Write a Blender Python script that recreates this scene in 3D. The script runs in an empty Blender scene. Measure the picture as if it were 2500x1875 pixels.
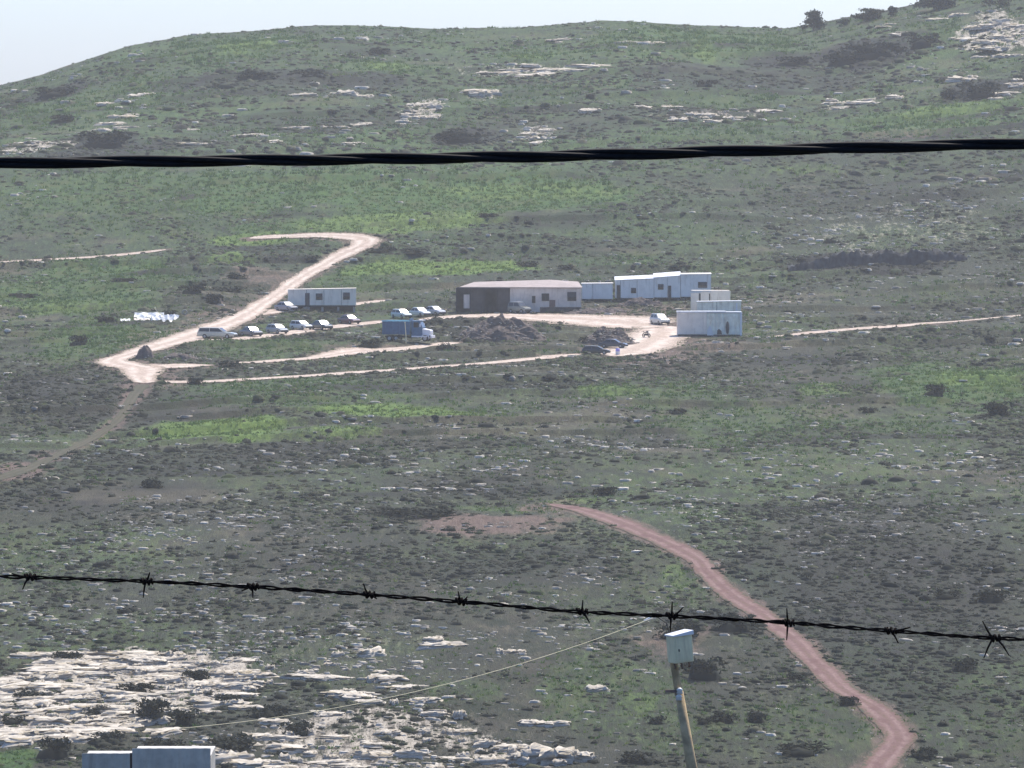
import bpy, math, random
import numpy as np

random.seed(7)
RNG = np.random.default_rng(11)
D = bpy.data
SC = bpy.context.scene
COL = SC.collection

# ------------------------------------------------------------------ camera, sky, sun, exposure
cam_d = D.cameras.new('camera'); cam = D.objects.new('camera', cam_d); COL.objects.link(cam)
cam_d.sensor_width = 36.0; cam_d.lens = 36.0 * 17021.0 / 2500.0          # a long telephoto view
cam_d.clip_start = 0.5; cam_d.clip_end = 20000.0
cam.location = (0, 0, 0)
cam.rotation_euler = (math.radians(90) - math.atan(637.5 / 17021.0), 0, 0)
SC.camera = cam

SUN_EL, SUN_AZ = math.radians(54), math.radians(24)     # high, behind the hill and a little to the right
world = D.worlds.new('World'); SC.world = world; world.use_nodes = True
wn = world.node_tree.nodes; wl = world.node_tree.links
for n in list(wn): wn.remove(n)
sky = wn.new('ShaderNodeTexSky'); sky.sky_type = 'NISHITA'; sky.sun_disc = False
sky.sun_elevation = SUN_EL; sky.sun_rotation = SUN_AZ
sky.altitude = 2500; sky.air_density = 1.0; sky.dust_density = 10.0; sky.ozone_density = 10.0
bg = wn.new('ShaderNodeBackground'); bg.inputs['Strength'].default_value = 0.15
wo = wn.new('ShaderNodeOutputWorld')
wl.new(sky.outputs[0], bg.inputs[0]); wl.new(bg.outputs[0], wo.inputs[0])

sun_d = D.lights.new('sun', 'SUN'); sun_d.energy = 4.2; sun_d.angle = math.radians(0.53); sun_d.color = (1.0, 0.92, 0.80)
sun = D.objects.new('sun', sun_d); COL.objects.link(sun)
sun.rotation_euler = (math.radians(90) - SUN_EL, 0, math.radians(180) - SUN_AZ)
SC.view_settings.view_transform = 'Standard'; SC.view_settings.look = 'None'
SC.view_settings.exposure = 0.57; SC.view_settings.gamma = 1.0
SC.view_settings.use_curve_mapping = False
SC.cycles.max_bounces = 5; SC.cycles.diffuse_bounces = 3; SC.cycles.glossy_bounces = 2
SC.cycles.transmission_bounces = 2; SC.cycles.transparent_max_bounces = 4; SC.cycles.volume_bounces = 0
SC.cycles.caustics_reflective = False; SC.cycles.caustics_refractive = False

# ------------------------------------------------------------------ where things lie (metres; the camera stands at the origin, z = 0 is its eye level)
HAZE = 0.00010
ROADS = {'carpark': ((-52.0, 1078.0, 8), (-47.7, 1081.0, 6.5), (-42.8, 1086.0, 5), (-38.1, 1099.0, 4.6), (-32.2, 1117.0, 4.2), (-24.6, 1131.0, 4.2), (-20.1, 1140.0, 3.4)),
 'east': ((41.5, 1102.0, 1.6), (48.3, 1110.0, 3.6), (54.4, 1116.0, 3.6), (60.0, 1122.0, 3.8), (67.2, 1132.0, 3), (72.1, 1136.0, 1.8), (78.5, 1142.0, 1.5), (87.2, 1150.0, 1.4)),
 'hut': ((-43.8, 1146.0, 5), (-40.7, 1154.0, 5), (-36.2, 1162.0, 4.2), (-27.6, 1174.0, 3.6), (-21.6, 1183.0, 2.4)),
 'lowtrack': ((-52.4, 990.0, 2.0), (-52.6, 972.0, 1.6), (-52.8, 935.0, 1.3), (-55.2, 907.0, 1.3), (-57.1, 867.0, 1.6), (-59.5, 843.0, 2.4), (-63.8, 828.0, 2.4)),
 'main': ((-47.3, 1257.0, 3), (-43.6, 1259.0, 4), (-39.2, 1260.0, 5), (-34.1, 1261.0, 6.5), (-29.6, 1260.0, 8), (-26.4, 1256.0, 6.5), (-27.1, 1249.0, 4.6), (-29.9, 1240.0, 4.0),
          (-32.8, 1228.0, 3.6), (-36.3, 1210.0, 3.5), (-39.2, 1190.0, 3.5), (-41.9, 1168.0, 3.8), (-44.3, 1143.0, 5.2), (-48.0, 1118.0, 7.0), (-51.1, 1086.0, 7.0),
          (-54.4, 1063.0, 5.6), (-57.1, 1045.0, 4.4), (-59.1, 1032.0, 4.6), (-57.1, 1022.0, 7.0), (-54.0, 1015.0, 7.0), (-53.4, 1003.0, 5.0), (-52.2, 992.0, 3.4)),
 'mid': ((-42.0, 1029.0, 2.2), (-37.1, 1035.0, 3), (-33.7, 1041.0, 3), (-29.6, 1049.0, 3.2), (-25.6, 1061.0, 6), (-22.6, 1067.0, 9), (-19.5, 1069.0, 5), (-15.2, 1077.0, 3.4),
         (-8.7, 1091.0, 3)),
 'red': ((4.3, 814.0, 1.38), (8.1, 805.0, 3.1), (11.6, 790.0, 3.44), (15.0, 773.0, 3.35), (18.1, 760.0, 3.27), (20.1, 750.0, 2.84), (20.9, 740.0, 2.58), (22.8, 725.0, 2.75),
         (25.5, 711.0, 2.84), (27.8, 695.0, 2.84), (29.3, 678.0, 2.84), (31.3, 661.0, 2.92), (33.6, 652.0, 3.01), (34.9, 643.0, 2.92), (35.2, 634.0, 2.84), (33.7, 625.0, 2.92),
         (31.8, 616.0, 2.92), (29.3, 606.0, 2.92)),
 'spur': ((-55.2, 1021.0, 7), (-50.9, 1019.0, 8), (-47.5, 1022.0, 6), (-43.8, 1024.0, 2)),
 'terrace': ((-50.5, 994.0, 3.6), (-42.7, 994.0, 3.6), (-32.4, 1002.0, 3.8), (-23.8, 1014.0, 3.8), (-15.1, 1026.0, 3.8), (-3.1, 1043.0, 3.8), (11.0, 1067.0, 3.4)),
 'west': ((-94.4, 1227.0, 2.8), (-90.2, 1228.0, 2.8), (-79.6, 1232.0, 2.8), (-70.4, 1236.0, 2.8), (-61.7, 1243.0, 2)),
 'yard': ((-15.7, 1139.0, 3), (-9.5, 1150.0, 7), (-0.7, 1152.0, 13), (6.7, 1147.0, 16), (13.4, 1140.0, 18), (18.7, 1135.0, 20), (21.9, 1130.0, 18), (25.2, 1129.0, 9)),
 'yard2': ((24.0, 1128.0, 9), (23.7, 1112.0, 10.5), (21.9, 1097.0, 11), (20.1, 1084.0, 11), (18.0, 1073.0, 9.5), (15.3, 1062.0, 4))}
PATCHES = (('grass', -7.7, 1314.5, 34.8, 31.5, 1), ('grass', -38.7, 1317.5, 34.8, 33.5, 0.9), ('lush', -18.8, 1277.5, 21.0, 12.5, 0.7), ('lush', 0.0, 1318.5, 19.4, 11.5, 0.45),
 ('grass', -73.6, 1319.5, 27.1, 34.5, 0.7), ('lush', 55.6, 1352.0, 11.9, 6.0, 0.3), ('grass', -41.0, 1268.5, 12.3, 12.5, 0.75), ('lush', -46.5, 1256.5, 9.6, 7.5, 0.8),
 ('lush', -12.2, 1224.5, 18.7, 11.5, 1), ('grass', -28.3, 1205.5, 10.6, 15.5, 0.6), ('grass', 18.1, 1233.0, 10.9, 10.0, 0.45), ('grass', -73.5, 1191.0, 19.6, 46.0, 0.75),
 ('grass', -63.8, 1086.0, 12.8, 62.0, 0.65), ('lush', -75.0, 1161.0, 10.2, 11.0, 0.4), ('lush', -49.7, 1227.0, 5.8, 11.0, 0.5), ('grass', -37.7, 1068.5, 15.7, 29.5, 0.5),
 ('grass', -31.4, 971.5, 20.0, 32.5, 0.55), ('lush', -37.1, 915.0, 11.3, 17.0, 0.95), ('lush', -16.0, 938.5, 11.9, 11.5, 1), ('lush', -23.0, 908.5, 6.9, 9.5, 0.6),
 ('grass', 21.2, 976.0, 14.3, 26.0, 0.5), ('lush', 14.3, 973.0, 5.7, 8.0, 0.5), ('grass', 32.7, 927.5, 13.6, 45.5, 0.5), ('lush', 43.8, 981.5, 5.8, 20.5, 0.45),
 ('grass', 62.3, 991.5, 12.2, 53.5, 0.8), ('lush', 68.0, 1006.0, 7.7, 23.0, 0.55), ('grass', 51.5, 923.0, 9.5, 25.0, 0.45), ('grass', 45.9, 1201.5, 7.1, 11.5, 0.3),
 ('grass', 2.4, 806.5, 11.8, 6.5, 0.5), ('lush', 7.2, 818.0, 3.8, 5.0, 0.6), ('grass', -65.5, 1616.0, 19.9, 64.0, 0.7), ('lush', -62.1, 1626.5, 9.6, 23.5, 0.5),
 ('grass', -27.5, 1558.0, 19.2, 29.0, 0.6), ('lush', -26.7, 1568.0, 6.9, 12.0, 0.6), ('grass', 7.5, 1592.0, 12.2, 27.0, 0.6), ('lush', 5.6, 1589.5, 6.1, 10.5, 0.5),
 ('grass', 43.0, 1625.0, 28.6, 52.0, 0.8), ('lush', 44.1, 1598.0, 2.8, 39.0, 0.5), ('grass', 43.8, 1407.5, 20.7, 25.5, 0.45), ('grass', 83.7, 1425.0, 20.9, 28.0, 0.8),
 ('lush', 91.6, 1444.0, 12.7, 10.0, 0.5), ('grass', -17.0, 1444.5, 12.7, 25.5, 0.45), ('grass', -88.9, 1513.5, 22.2, 68.5, 0.6), ('grass', 0.0, 1497.0, 17.6, 31.0, 0.4),
 ('grass', -46.5, 1439.0, 16.9, 31.0, 0.3), ('grass', 48.4, 1496.5, 17.6, 32.5, 0.4), ('grass', 94.0, 1599.5, 14.1, 37.5, 0.5), ('grass', -72.1, 1291.0, 26.5, 30.0, 0.4),
 ('grass', 26.2, 1273.5, 18.7, 19.5, 0.35), ('grass', 9.6, 656.0, 9.6, 23.0, 0.4), ('lush', 11.9, 651.5, 2.3, 6.5, 0.35), ('grass', 28.5, 646.0, 5.7, 18.0, 0.3),
 ('grass', 14.9, 633.5, 5.6, 12.5, 0.35), ('grass', -44.6, 622.5, 2.2, 6.5, 0.9), ('grass', -3.9, 656.0, 4.8, 9.0, 0.35), ('grass', 41.5, 641.5, 5.7, 22.5, 0.3),
 ('grass', -8.4, 948.0, 13.9, 18.0, 0.35), ('lush', 17.3, 738.0, 2.2, 11.0, 0.4), ('grass', 73.0, 1183.0, 10.4, 19.0, 0.25), ('soil', -52.7, 969.5, 2.3, 20.5, 0.9),
 ('soil', -52.4, 933.5, 1.6, 18.5, 0.6), ('lush', -54.1, 920.5, 1.6, 19.5, 0.35), ('soil', -54.8, 902.0, 2.9, 17.0, 0.5), ('soil', -57.3, 871.5, 2.8, 17.5, 0.6),
 ('soil', -59.7, 843.5, 4.2, 14.5, 1), ('soil', -3.2, 786.5, 10.6, 17.5, 0.9), ('soil', 3.8, 809.5, 4.3, 6.5, 0.7), ('soil', 16.2, 689.0, 5.3, 14.0, 0.5),
 ('soil', 6.1, 803.5, 4.7, 8.5, 0.5), ('soil', -43.2, 1206.5, 7.1, 16.5, 0.55), ('soil', 9.0, 1174.5, 10.4, 11.5, 0.4), ('soil', 21.1, 1159.5, 8.5, 18.5, 0.6),
 ('soil', 21.8, 1062.5, 7.8, 23.5, 0.75), ('soil', 30.0, 1085.5, 8.3, 17.5, 0.5), ('soil', 6.7, 1144.0, 10.1, 14.0, 0.6), ('soil', -52.7, 1094.5, 9.6, 43.5, 0.4),
 ('soil', -46.5, 1146.0, 8.4, 20.0, 0.55), ('soil', 76.7, 1404.5, 10.7, 12.5, 0.3), ('soil', -51.4, 995.0, 4.7, 20.0, 0.55), ('soil', 6.2, 814.0, 2.9, 8.0, 0.6),
 ('dark', -49.5, 1530.5, 36.0, 22.5, 0.7), ('dark', -101.3, 1567.5, 7.4, 29.5, 0.8), ('dark', 49.6, 1534.5, 31.6, 39.5, 0.6), ('dark', 81.5, 1577.0, 13.9, 31.0, 0.9),
 ('dark', 63.1, 1580.0, 13.0, 17.0, 0.8), ('dark', 99.4, 1471.0, 10.4, 21.0, 0.9), ('dark', -10.0, 1412.0, 8.3, 22.0, 0.9), ('dark', -83.3, 1403.5, 8.2, 24.5, 0.8),
 ('dark', -34.1, 1451.5, 25.6, 31.5, 0.55), ('dark', 8.4, 1434.0, 29.5, 24.0, 0.5), ('dark', 29.7, 1446.0, 21.2, 30.0, 0.4), ('dark', -33.1, 1610.0, 12.3, 20.0, 0.4),
 ('dark', 63.4, 1226.5, 16.6, 17.5, 1.4), ('dark', -10.3, 797.5, 6.1, 9.5, 0.9), ('dark', 20.3, 704.5, 6.2, 13.5, 0.7), ('dark', -9.9, 1125.5, 9.9, 28.5, 0.6),  # first patch paints the bank's shade onto the ground
 ('dark', -53.2, 953.5, 16.8, 36.5, 0.4), ('dark', -38.4, 872.0, 25.6, 35.0, 0.45), ('dark', -7.4, 839.0, 12.3, 15.0, 0.3), ('dark', 38.2, 723.0, 19.1, 77.0, 0.45),
 ('dark', 2.2, 749.0, 13.2, 20.0, 0.4), ('dark', -47.8, 813.5, 14.3, 25.5, 0.35), ('dark', 3.8, 1278.0, 15.8, 13.0, 0.55), ('dark', -44.6, 1244.0, 12.1, 6.0, 0.7),
 ('dark', 18.4, 1253.0, 11.0, 10.0, 0.4), ('dark', 60.5, 1372.5, 36.3, 18.5, 0.3), ('dark', -66.5, 984.5, 7.5, 29.5, 0.5), ('rock', -38.8, 660.5, 17.5, 32.5, 1),
 ('rock', -12.9, 629.5, 16.6, 19.5, 0.82), ('rock', 0.0, 623.0, 7.7, 9.0, 0.85), ('rock', -18.0, 680.0, 20.0, 27.0, 0.7), ('rock', -35.9, 718.5, 19.0, 29.5, 0.5),
 ('rock', 2.0, 691.0, 10.1, 19.0, 0.5), ('rock', 3.6, 621.0, 3.6, 6.0, 0.9), ('rock', -34.0, 770.5, 20.4, 38.5, 0.4), ('rock', -4.9, 829.0, 12.2, 15.0, 0.6),
 ('rock', -12.7, 867.5, 17.8, 29.5, 0.45), ('rock', 12.1, 893.5, 11.0, 24.5, 0.65), ('rock', 6.4, 726.0, 12.8, 19.0, 0.35), ('rock', 21.4, 911.0, 5.4, 14.0, 0.6),
 ('rock', 71.1, 1273.0, 26.2, 41.0, 0.75), ('rock', 90.1, 1311.0, 11.6, 43.0, 0.6), ('rock', 55.5, 1258.5, 18.5, 16.5, 0.5), ('rock', 108.2, 1573.5, 12.0, 49.5, 0.95),
 ('rock', 94.9, 1538.5, 13.6, 39.5, 0.45), ('rock', 101.7, 1443.0, 6.8, 27.0, 0.6), ('rock', -19.0, 1473.5, 6.9, 31.5, 0.9), ('rock', -84.3, 1463.5, 7.7, 62.5, 0.7),
 ('rock', -95.9, 1395.0, 10.7, 24.0, 0.9), ('rock', -89.3, 1321.0, 8.5, 26.0, 0.4), ('rock', 5.0, 1423.0, 6.7, 25.0, 0.8), ('rock', 0.0, 1559.0, 21.1, 17.0, 0.8),
 ('rock', -6.2, 1503.5, 5.3, 15.5, 0.8), ('rock', -39.6, 1499.0, 10.6, 9.0, 0.7), ('rock', 42.7, 1452.5, 17.9, 22.5, 0.8), ('rock', 72.2, 1481.0, 12.2, 11.0, 0.8),
 ('rock', 40.1, 1137.0, 13.4, 49.0, 0.4), ('rock', 73.2, 1186.0, 17.4, 63.0, 0.35), ('rock', 31.0, 812.5, 21.5, 70.5, 0.22), ('rock', -16.2, 1105.0, 13.0, 24.0, 0.4),
 ('rock', -81.8, 1512.5, 5.3, 10.5, 0.6), ('rock', -45.3, 1402.5, 16.5, 17.5, 0.5), ('rock', 31.1, 1513.0, 11.6, 9.0, 0.4), ('rock', 28.2, 1599.5, 12.2, 15.5, 0.4),
 ('rock', -24.4, 1659.5, 12.7, 20.5, 0.4), ('rock', 15.8, 1347.0, 6.3, 15.0, 0.4), ('rock', 51.1, 870.0, 15.3, 33.0, 0.3))
SHRUBS = ((-53.86, 1175.0, 4.97, 1.79), (-49.84, 1165.0, 3.56, 2.05), (-47.97, 1183.0, 6.26, 1.11), (-66.61, 1069.0, 3.77, 1.88), (-65.79, 1133.0, 5.06, 1.07), (-47.06, 1199.0, 4.23, 1.27),
 (-82.52, 1180.0, 5.55, 0.83), (-66.6, 1193.0, 5.61, 0.7), (-56.14, 1144.0, 2.69, 1.21), (58.38, 964.0, 3.96, 1.93), (18.4, 665.0, 5.08, 2.34), (16.5, 692.0, 5.29, 2.24),
 (22.19, 698.0, 4.92, 2.05), (49.86, 724.0, 4.25, 1.53), (45.3, 726.0, 3.41, 1.02), (-32.9, 642.0, 4.15, 2.41), (-29.97, 640.0, 3.38, 1.65), (-45.2, 656.0, 4.24, 1.08),
 (-35.7, 659.0, 3.72, 1.24), (-30.24, 667.0, 3.13, 1.25), (-25.12, 627.0, 5.53, 1.62), (-41.17, 624.0, 4.03, 1.98), (-36.67, 632.0, 3.34, 1.11), (-22.69, 642.0, 4.53, 1.66),
 (-31.44, 628.0, 4.06, 1.25), (-43.58, 679.0, 3.59, 1.2), (-46.13, 642.0, 3.02, 0.98), (-26.5, 652.0, 3.45, 1.0), (-19.76, 633.0, 3.72, 1.34), (-38.49, 647.0, 3.42, 0.99),
 (19.6, 640.0, 2.41, 1.13), (22.46, 641.0, 2.11, 1.05), (17.61, 639.0, 1.88, 0.83), (27.45, 666.0, 3.13, 0.78), (13.17, 639.0, 2.25, 0.83), (-42.46, 825.0, 3.1, 1.36),
 (-41.33, 1019.0, 3.35, 1.32), (-45.15, 991.0, 2.68, 1.16), (2.88, 1226.0, 5.04, 1.15), (9.33, 1222.0, 4.31, 1.01), (-35.41, 1230.0, 3.61, 1.01), (-23.33, 1241.0, 6.56, 1.17),
 (-17.46, 1238.0, 5.82, 1.02), (-4.51, 1280.0, 4.51, 0.9), (-102.04, 1552.0, 10.94, 3.1), (-94.42, 1462.0, 6.87, 2.06), (-81.5, 1388.0, 13.05, 3.75), (-9.87, 1401.0, 12.35, 3.29),
 (80.62, 1561.0, 14.67, 4.59), (74.07, 1558.0, 10.07, 3.3), (92.08, 1569.0, 8.3, 4.06), (63.24, 1573.0, 10.17, 2.4), (97.5, 1457.0, 10.27, 3.94), (92.81, 1464.0, 6.88, 2.58),
 (41.77, 1514.0, 5.34, 1.78), (-56.43, 1526.0, 9.86, 1.97), (-43.95, 1528.0, 8.08, 1.8), (-29.97, 1596.0, 6.56, 1.5), (65.43, 935.0, 4.94, 2.2), (22.2, 944.0, 3.33, 1.0),
 (48.34, 945.0, 2.78, 1.0), (11.15, 824.0, 3.39, 1.26), (-8.9, 796.0, 7.01, 1.22), (-13.56, 795.0, 4.67, 1.12), (-22.08, 1073.0, 5.04, 1.39), (-9.74, 1069.0, 4.4, 1.63),
 (12.16, 1089.0, 3.84, 1.54), (31.49, 652.0, 2.3, 1.0), (25.73, 624.0, 5.5, 1.32), (11.34, 621.0, 4.38, 1.09), (43.66, 674.0, 3.56, 1.35), (36.82, 625.0, 3.3, 1.32))
SKY = ((72.2, 1674.0, 6.29, 4.52), (85.35, 1668.0, 7.25, 2.94), (79.33, 1669.0, 3.33, 1.57), (91.13, 1670.0, 2.35, 2.35), (101.48, 1663.0, 10.75, 4.3), (113.32, 1623.0, 7.63, 2.86))
FAR_LEDGES = ((-19.09, 1478.0, 5.21, 1.22), (-20.53, 1457.0, 4.28, 1.2), (-17.06, 1453.0, 5.12, 1.54), (-22.48, 1445.0, 3.06, 0.85), (-16.34, 1465.0, 3.1, 1.2), (-86.94, 1496.0, 3.52, 0.88),
 (-82.45, 1463.0, 6.02, 0.86), (-83.37, 1449.0, 5.11, 0.77), (-80.15, 1437.0, 5.07, 0.76), (-84.19, 1434.0, 4.21, 0.67), (-81.21, 1512.0, 6.57, 0.89), (-98.45, 1409.0, 5.79, 0.66),
 (-99.79, 1393.0, 4.91, 0.65), (-93.18, 1392.0, 4.09, 0.74), (-91.25, 1400.0, 4.11, 0.66), (3.33, 1420.0, 3.0, 1.33), (5.78, 1407.0, 3.31, 1.16), (7.13, 1429.0, 3.36, 0.76),
 (4.93, 1398.0, 3.29, 0.74), (-44.79, 1496.0, 5.8, 1.05), (-36.13, 1501.0, 5.29, 1.23), (-31.7, 1500.0, 5.29, 0.88), (-6.18, 1504.0, 7.95, 1.59), (0.0, 1562.0, 10.09, 0.83),
 (9.15, 1559.0, 9.16, 0.73), (18.25, 1555.0, 10.05, 0.73), (-4.57, 1557.0, 8.23, 0.73), (5.47, 1552.0, 8.21, 0.73), (27.67, 1473.0, 5.19, 0.69), (33.79, 1476.0, 5.2, 0.61),
 (15.43, 1460.0, 5.15, 1.03), (34.57, 1436.0, 4.22, 1.01), (40.01, 1450.0, 5.11, 1.36), (47.64, 1449.0, 5.96, 1.19), (53.29, 1464.0, 6.88, 1.03), (42.07, 1433.0, 4.21, 0.84),
 (69.01, 1488.0, 7.87, 0.87), (75.23, 1473.0, 6.92, 0.69), (81.28, 1473.0, 5.19, 0.87), (69.95, 1471.0, 5.19, 0.52), (106.76, 1582.0, 8.36, 0.93), (111.12, 1565.0, 7.36, 1.29),
 (107.75, 1556.0, 8.23, 1.1), (113.89, 1578.0, 5.56, 0.93), (103.39, 1573.0, 5.54, 0.74), (106.02, 1544.0, 6.35, 0.91), (109.55, 1530.0, 5.39, 1.08), (89.14, 1599.0, 4.7, 0.56),
 (87.04, 1630.0, 4.79, 0.57), (99.1, 1624.0, 5.72, 0.76), (105.21, 1630.0, 5.75, 0.77), (97.27, 1493.0, 7.02, 1.23), (101.99, 1460.0, 7.72, 1.2), (106.21, 1471.0, 5.19, 1.38),
 (11.51, 1634.0, 5.76, 0.58), (26.57, 1617.0, 5.7, 0.48), (32.2, 1614.0, 4.74, 0.47), (-44.4, 1427.0, 5.03, 0.67), (-52.91, 1408.0, 4.96, 0.83), (-36.15, 1432.0, 5.05, 0.67),
 (-31.26, 1439.0, 5.07, 0.68), (-48.19, 1391.0, 4.09, 0.65), (-65.44, 1429.0, 2.52, 0.5), (-59.18, 1461.0, 2.58, 0.69), (-31.99, 1397.0, 4.1, 0.66), (-62.89, 1391.0, 5.72, 0.49))
NEAR_LEDGES = ((3.84, 620.0, 5.46, 1.46), (0.0, 626.0, 3.31, 0.81), (-1.83, 620.0, 2.91, 0.73), (-5.24, 635.0, 2.98, 0.52), (-8.42, 650.0, 3.06, 0.53), (7.73, 656.0, 2.7, 0.62),
 (1.88, 639.0, 2.25, 0.53), (-11.73, 664.0, 3.51, 0.78), (-14.01, 680.0, 3.2, 0.96), (-7.7, 688.0, 2.43, 0.73), (-15.04, 655.0, 4.23, 0.62), (-4.91, 641.0, 1.28, 1.13),
 (-25.24, 621.0, 4.38, 0.95), (-12.85, 623.0, 3.66, 0.81), (-8.81, 623.0, 2.93, 0.73))
SPOT = {'acbox': (33.97, 1192.0, -28.93),
 'bank_l': (48.03, 1211.0, -26.42),
 'bank_r': (80.49, 1232.0, -24.08),
 'berm': (19.2, 1167.0, -30.95),
 'bin': (16.17, 1066.0, -35.51),
 'carA': (-45.96, 1086.0, -33.69),
 'carB': (-41.0, 1095.0, -33.54),
 'carC': (-37.25, 1104.0, -33.41),
 'carD': (-33.78, 1116.0, -33.15),
 'carE': (-30.5, 1116.0, -33.16),
 'carF': (-26.43, 1130.0, -32.69),
 'carH': (-37.53, 1157.0, -31.34),
 'carI': (-18.2, 1147.0, -32.14),
 'carJ': (-15.29, 1151.0, -31.98),
 'carK': (-12.9, 1155.0, -31.82),
 'caravan': (-31.67, 1159.0, -31.43),
 'caravan_l': (-37.33, 1155.0, -31.46),
 'caravan_r': (-25.99, 1170.0, -30.99),
 'front_l': (26.23, 1102.0, -34.04),
 'front_r': (30.88, 1106.0, -33.87),
 'front_rr': (36.5, 1109.0, -33.67),
 'hall_l': (-9.36, 1154.0, -31.85),
 'hall_m': (-0.34, 1159.0, -31.64),
 'hall_r': (11.54, 1169.0, -31.03),
 'hut1_l': (11.82, 1176.0, -30.63),
 'hut1_r': (17.11, 1179.0, -30.39),
 'hut2_l': (17.47, 1180.0, -30.32),
 'hut2_r': (24.08, 1181.0, -30.17),
 'hut3_r': (28.57, 1180.0, -30.16),
 'hut4_r': (33.77, 1180.0, -30.0),
 'jeep': (1.23, 1158.0, -31.68),
 'junk': (-58.78, 1130.0, -32.49),
 'moto': (21.25, 1102.0, -34.03),
 'mound1': (-1.6, 1089.0, -34.67),
 'mound2': (15.9, 1082.0, -34.95),
 'mound3': (-54.58, 1034.0, -35.03),
 'mound4': (-49.75, 1032.0, -35.15),
 'postT': (-16.41, 1082.0, -34.5),
 'scrap': (31.74, 1174.0, -30.42),
 'store_l': (29.58, 1149.0, -31.58),
 'store_r': (36.12, 1153.0, -31.39),
 'tankbox_l': (30.79, 1144.0, -31.91),
 'tankbox_r': (37.88, 1147.0, -31.77),
 'truck': (-15.74, 1084.0, -34.44),
 'tyre': (-53.86, 1147.0, -31.52),
 'whitecar': (24.0, 1131.0, -32.76),
 'wreck1': (15.69, 1081.0, -35.0),
 'wreck2': (12.83, 1065.0, -35.52)}

# ------------------------------------------------------------------ terrain height
F_PX = 17021.0            # focal length in photograph pixels (2500 wide)
_KY = [-900, -300, -60, 0, 8, 20, 60, 110, 155, 170, 260, 400, 500, 620, 680, 780, 880, 980, 1100, 1140, 1175,
       1230, 1300, 1370, 1480, 1600, 1700, 1760, 1850, 2300, 3200, 4600, 5200]
_KZ = [8, 6, 0, -1.7, -2.6, -5, -9.5, -14, -17.6, -18.6, -38, -62, -66, -57.4, -51.9, -45.8, -41.4, -37.4, -34.3, -32.8, -30.4,
       -24.6, -15.3, -6.4, 4.3, 16, 24, 22, 12, -50, -45, -20, -22]
_KX = [-3000, -700, -300, -200, -125, -110, -95, -75, -47, -15, 5, 23, 45, 68, 80, 90, 102, 125, 200, 400, 800, 3000]
_KC = [-55, -40, -26, -8, 9.5, 14, 19, 22.2, 24.5, 23, 23.2, 25, 24, 23, 25.8, 28, 30.5, 36, 44, 50, 45, 20]

def sstep(a, b, x):
    t = np.clip((x - a) / (b - a), 0, 1)
    return t * t * (3 - 2 * t)

def _hash(ix, iy, seed):
    h = (ix.astype(np.int64) * 374761393 + iy.astype(np.int64) * 668265263 + seed * 974711) & 0xFFFFFFFF
    h = ((h ^ (h >> 13)) * 1274126177) & 0xFFFFFFFF
    h = ((h ^ (h >> 16)) * 2246822519) & 0xFFFFFFFF
    return ((h ^ (h >> 15)) & 0xFFFFFF) / float(0xFFFFFF)

def vnoise(x, y, seed=0):
    x = np.asarray(x, float); y = np.asarray(y, float)
    ix = np.floor(x); iy = np.floor(y); fx = x - ix; fy = y - iy
    fx = fx * fx * (3 - 2 * fx); fy = fy * fy * (3 - 2 * fy)
    a = _hash(ix, iy, seed); b = _hash(ix + 1, iy, seed); c = _hash(ix, iy + 1, seed); d = _hash(ix + 1, iy + 1, seed)
    return (a + (b - a) * fx) * (1 - fy) + (c + (d - c) * fx) * fy

def fbm(x, y, seed=0, octaves=3):
    s = 0.0; amp = 0.5; tot = 0.0
    for o in range(octaves):
        s = s + amp * (vnoise(x * 2 ** o, y * 2 ** o, seed + 17 * o) - 0.5); tot += amp; amp *= 0.5
    return 2 * s / tot            # about -1..1

_ty = np.arange(-900, 5201, 2.0)
_tz = np.interp(_ty, _KY, _KZ)
_k = np.exp(-np.linspace(-2, 2, 31) ** 2); _k /= _k.sum()
_far = np.convolve(np.pad(_tz, 15, mode='edge'), _k, mode='valid')
_tz = np.where(_ty > 560, _far, _tz)
_tx = np.arange(-3000, 3001, 2.0)
_k2 = np.exp(-np.linspace(-2, 2, 11) ** 2); _k2 /= _k2.sum()
_tc = np.convolve(np.pad(np.interp(_tx, _KX, _KC), 5, mode='edge'), _k2, mode='valid') - 24.0

def base_height(x, y):
    x = np.asarray(x, float); y = np.asarray(y, float)
    z = np.interp(y, _ty, _tz)
    z = z + np.interp(x, _tx, _tc) * sstep(1230, 1700, y) * (1 - sstep(2000, 3000, y))
    z = z + 1.3 * fbm(x / 55, y / 70, 3, 2) * sstep(560, 700, y)
    z = z + 8.0 * fbm(x / 400, y / 500, 5, 2) * sstep(150, 700, np.abs(x))
    return z


def seg_dist(px, py, line):
    """distance to a road's centre line divided by its local half width"""
    best = np.full(px.shape, 99.0)
    for (x0, y0, w0), (x1, y1, w1) in zip(line[:-1], line[1:]):
        dx, dy = x1 - x0, y1 - y0
        L2 = dx * dx + dy * dy + 1e-9
        t = np.clip(((px - x0) * dx + (py - y0) * dy) / L2, 0, 1)
        d = np.hypot(px - x0 - t * dx, py - y0 - t * dy) / (0.5 * (w0 + (w1 - w0) * t))
        best = np.minimum(best, d)
    return best

def road_field(x, y, names=None):
    x = np.asarray(x, float); y = np.asarray(y, float)
    out = np.full(x.shape, 99.0)
    m = (y > 560) & (y < 1330) & (np.abs(x) < 150)
    if m.any():
        xs, ys = x[m], y[m]
        b = np.full(xs.shape, 99.0)
        for k, line in ROADS.items():
            if names is None or k in names:
                b = np.minimum(b, seg_dist(xs, ys, line))
        out[m] = b
    return out

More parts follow.
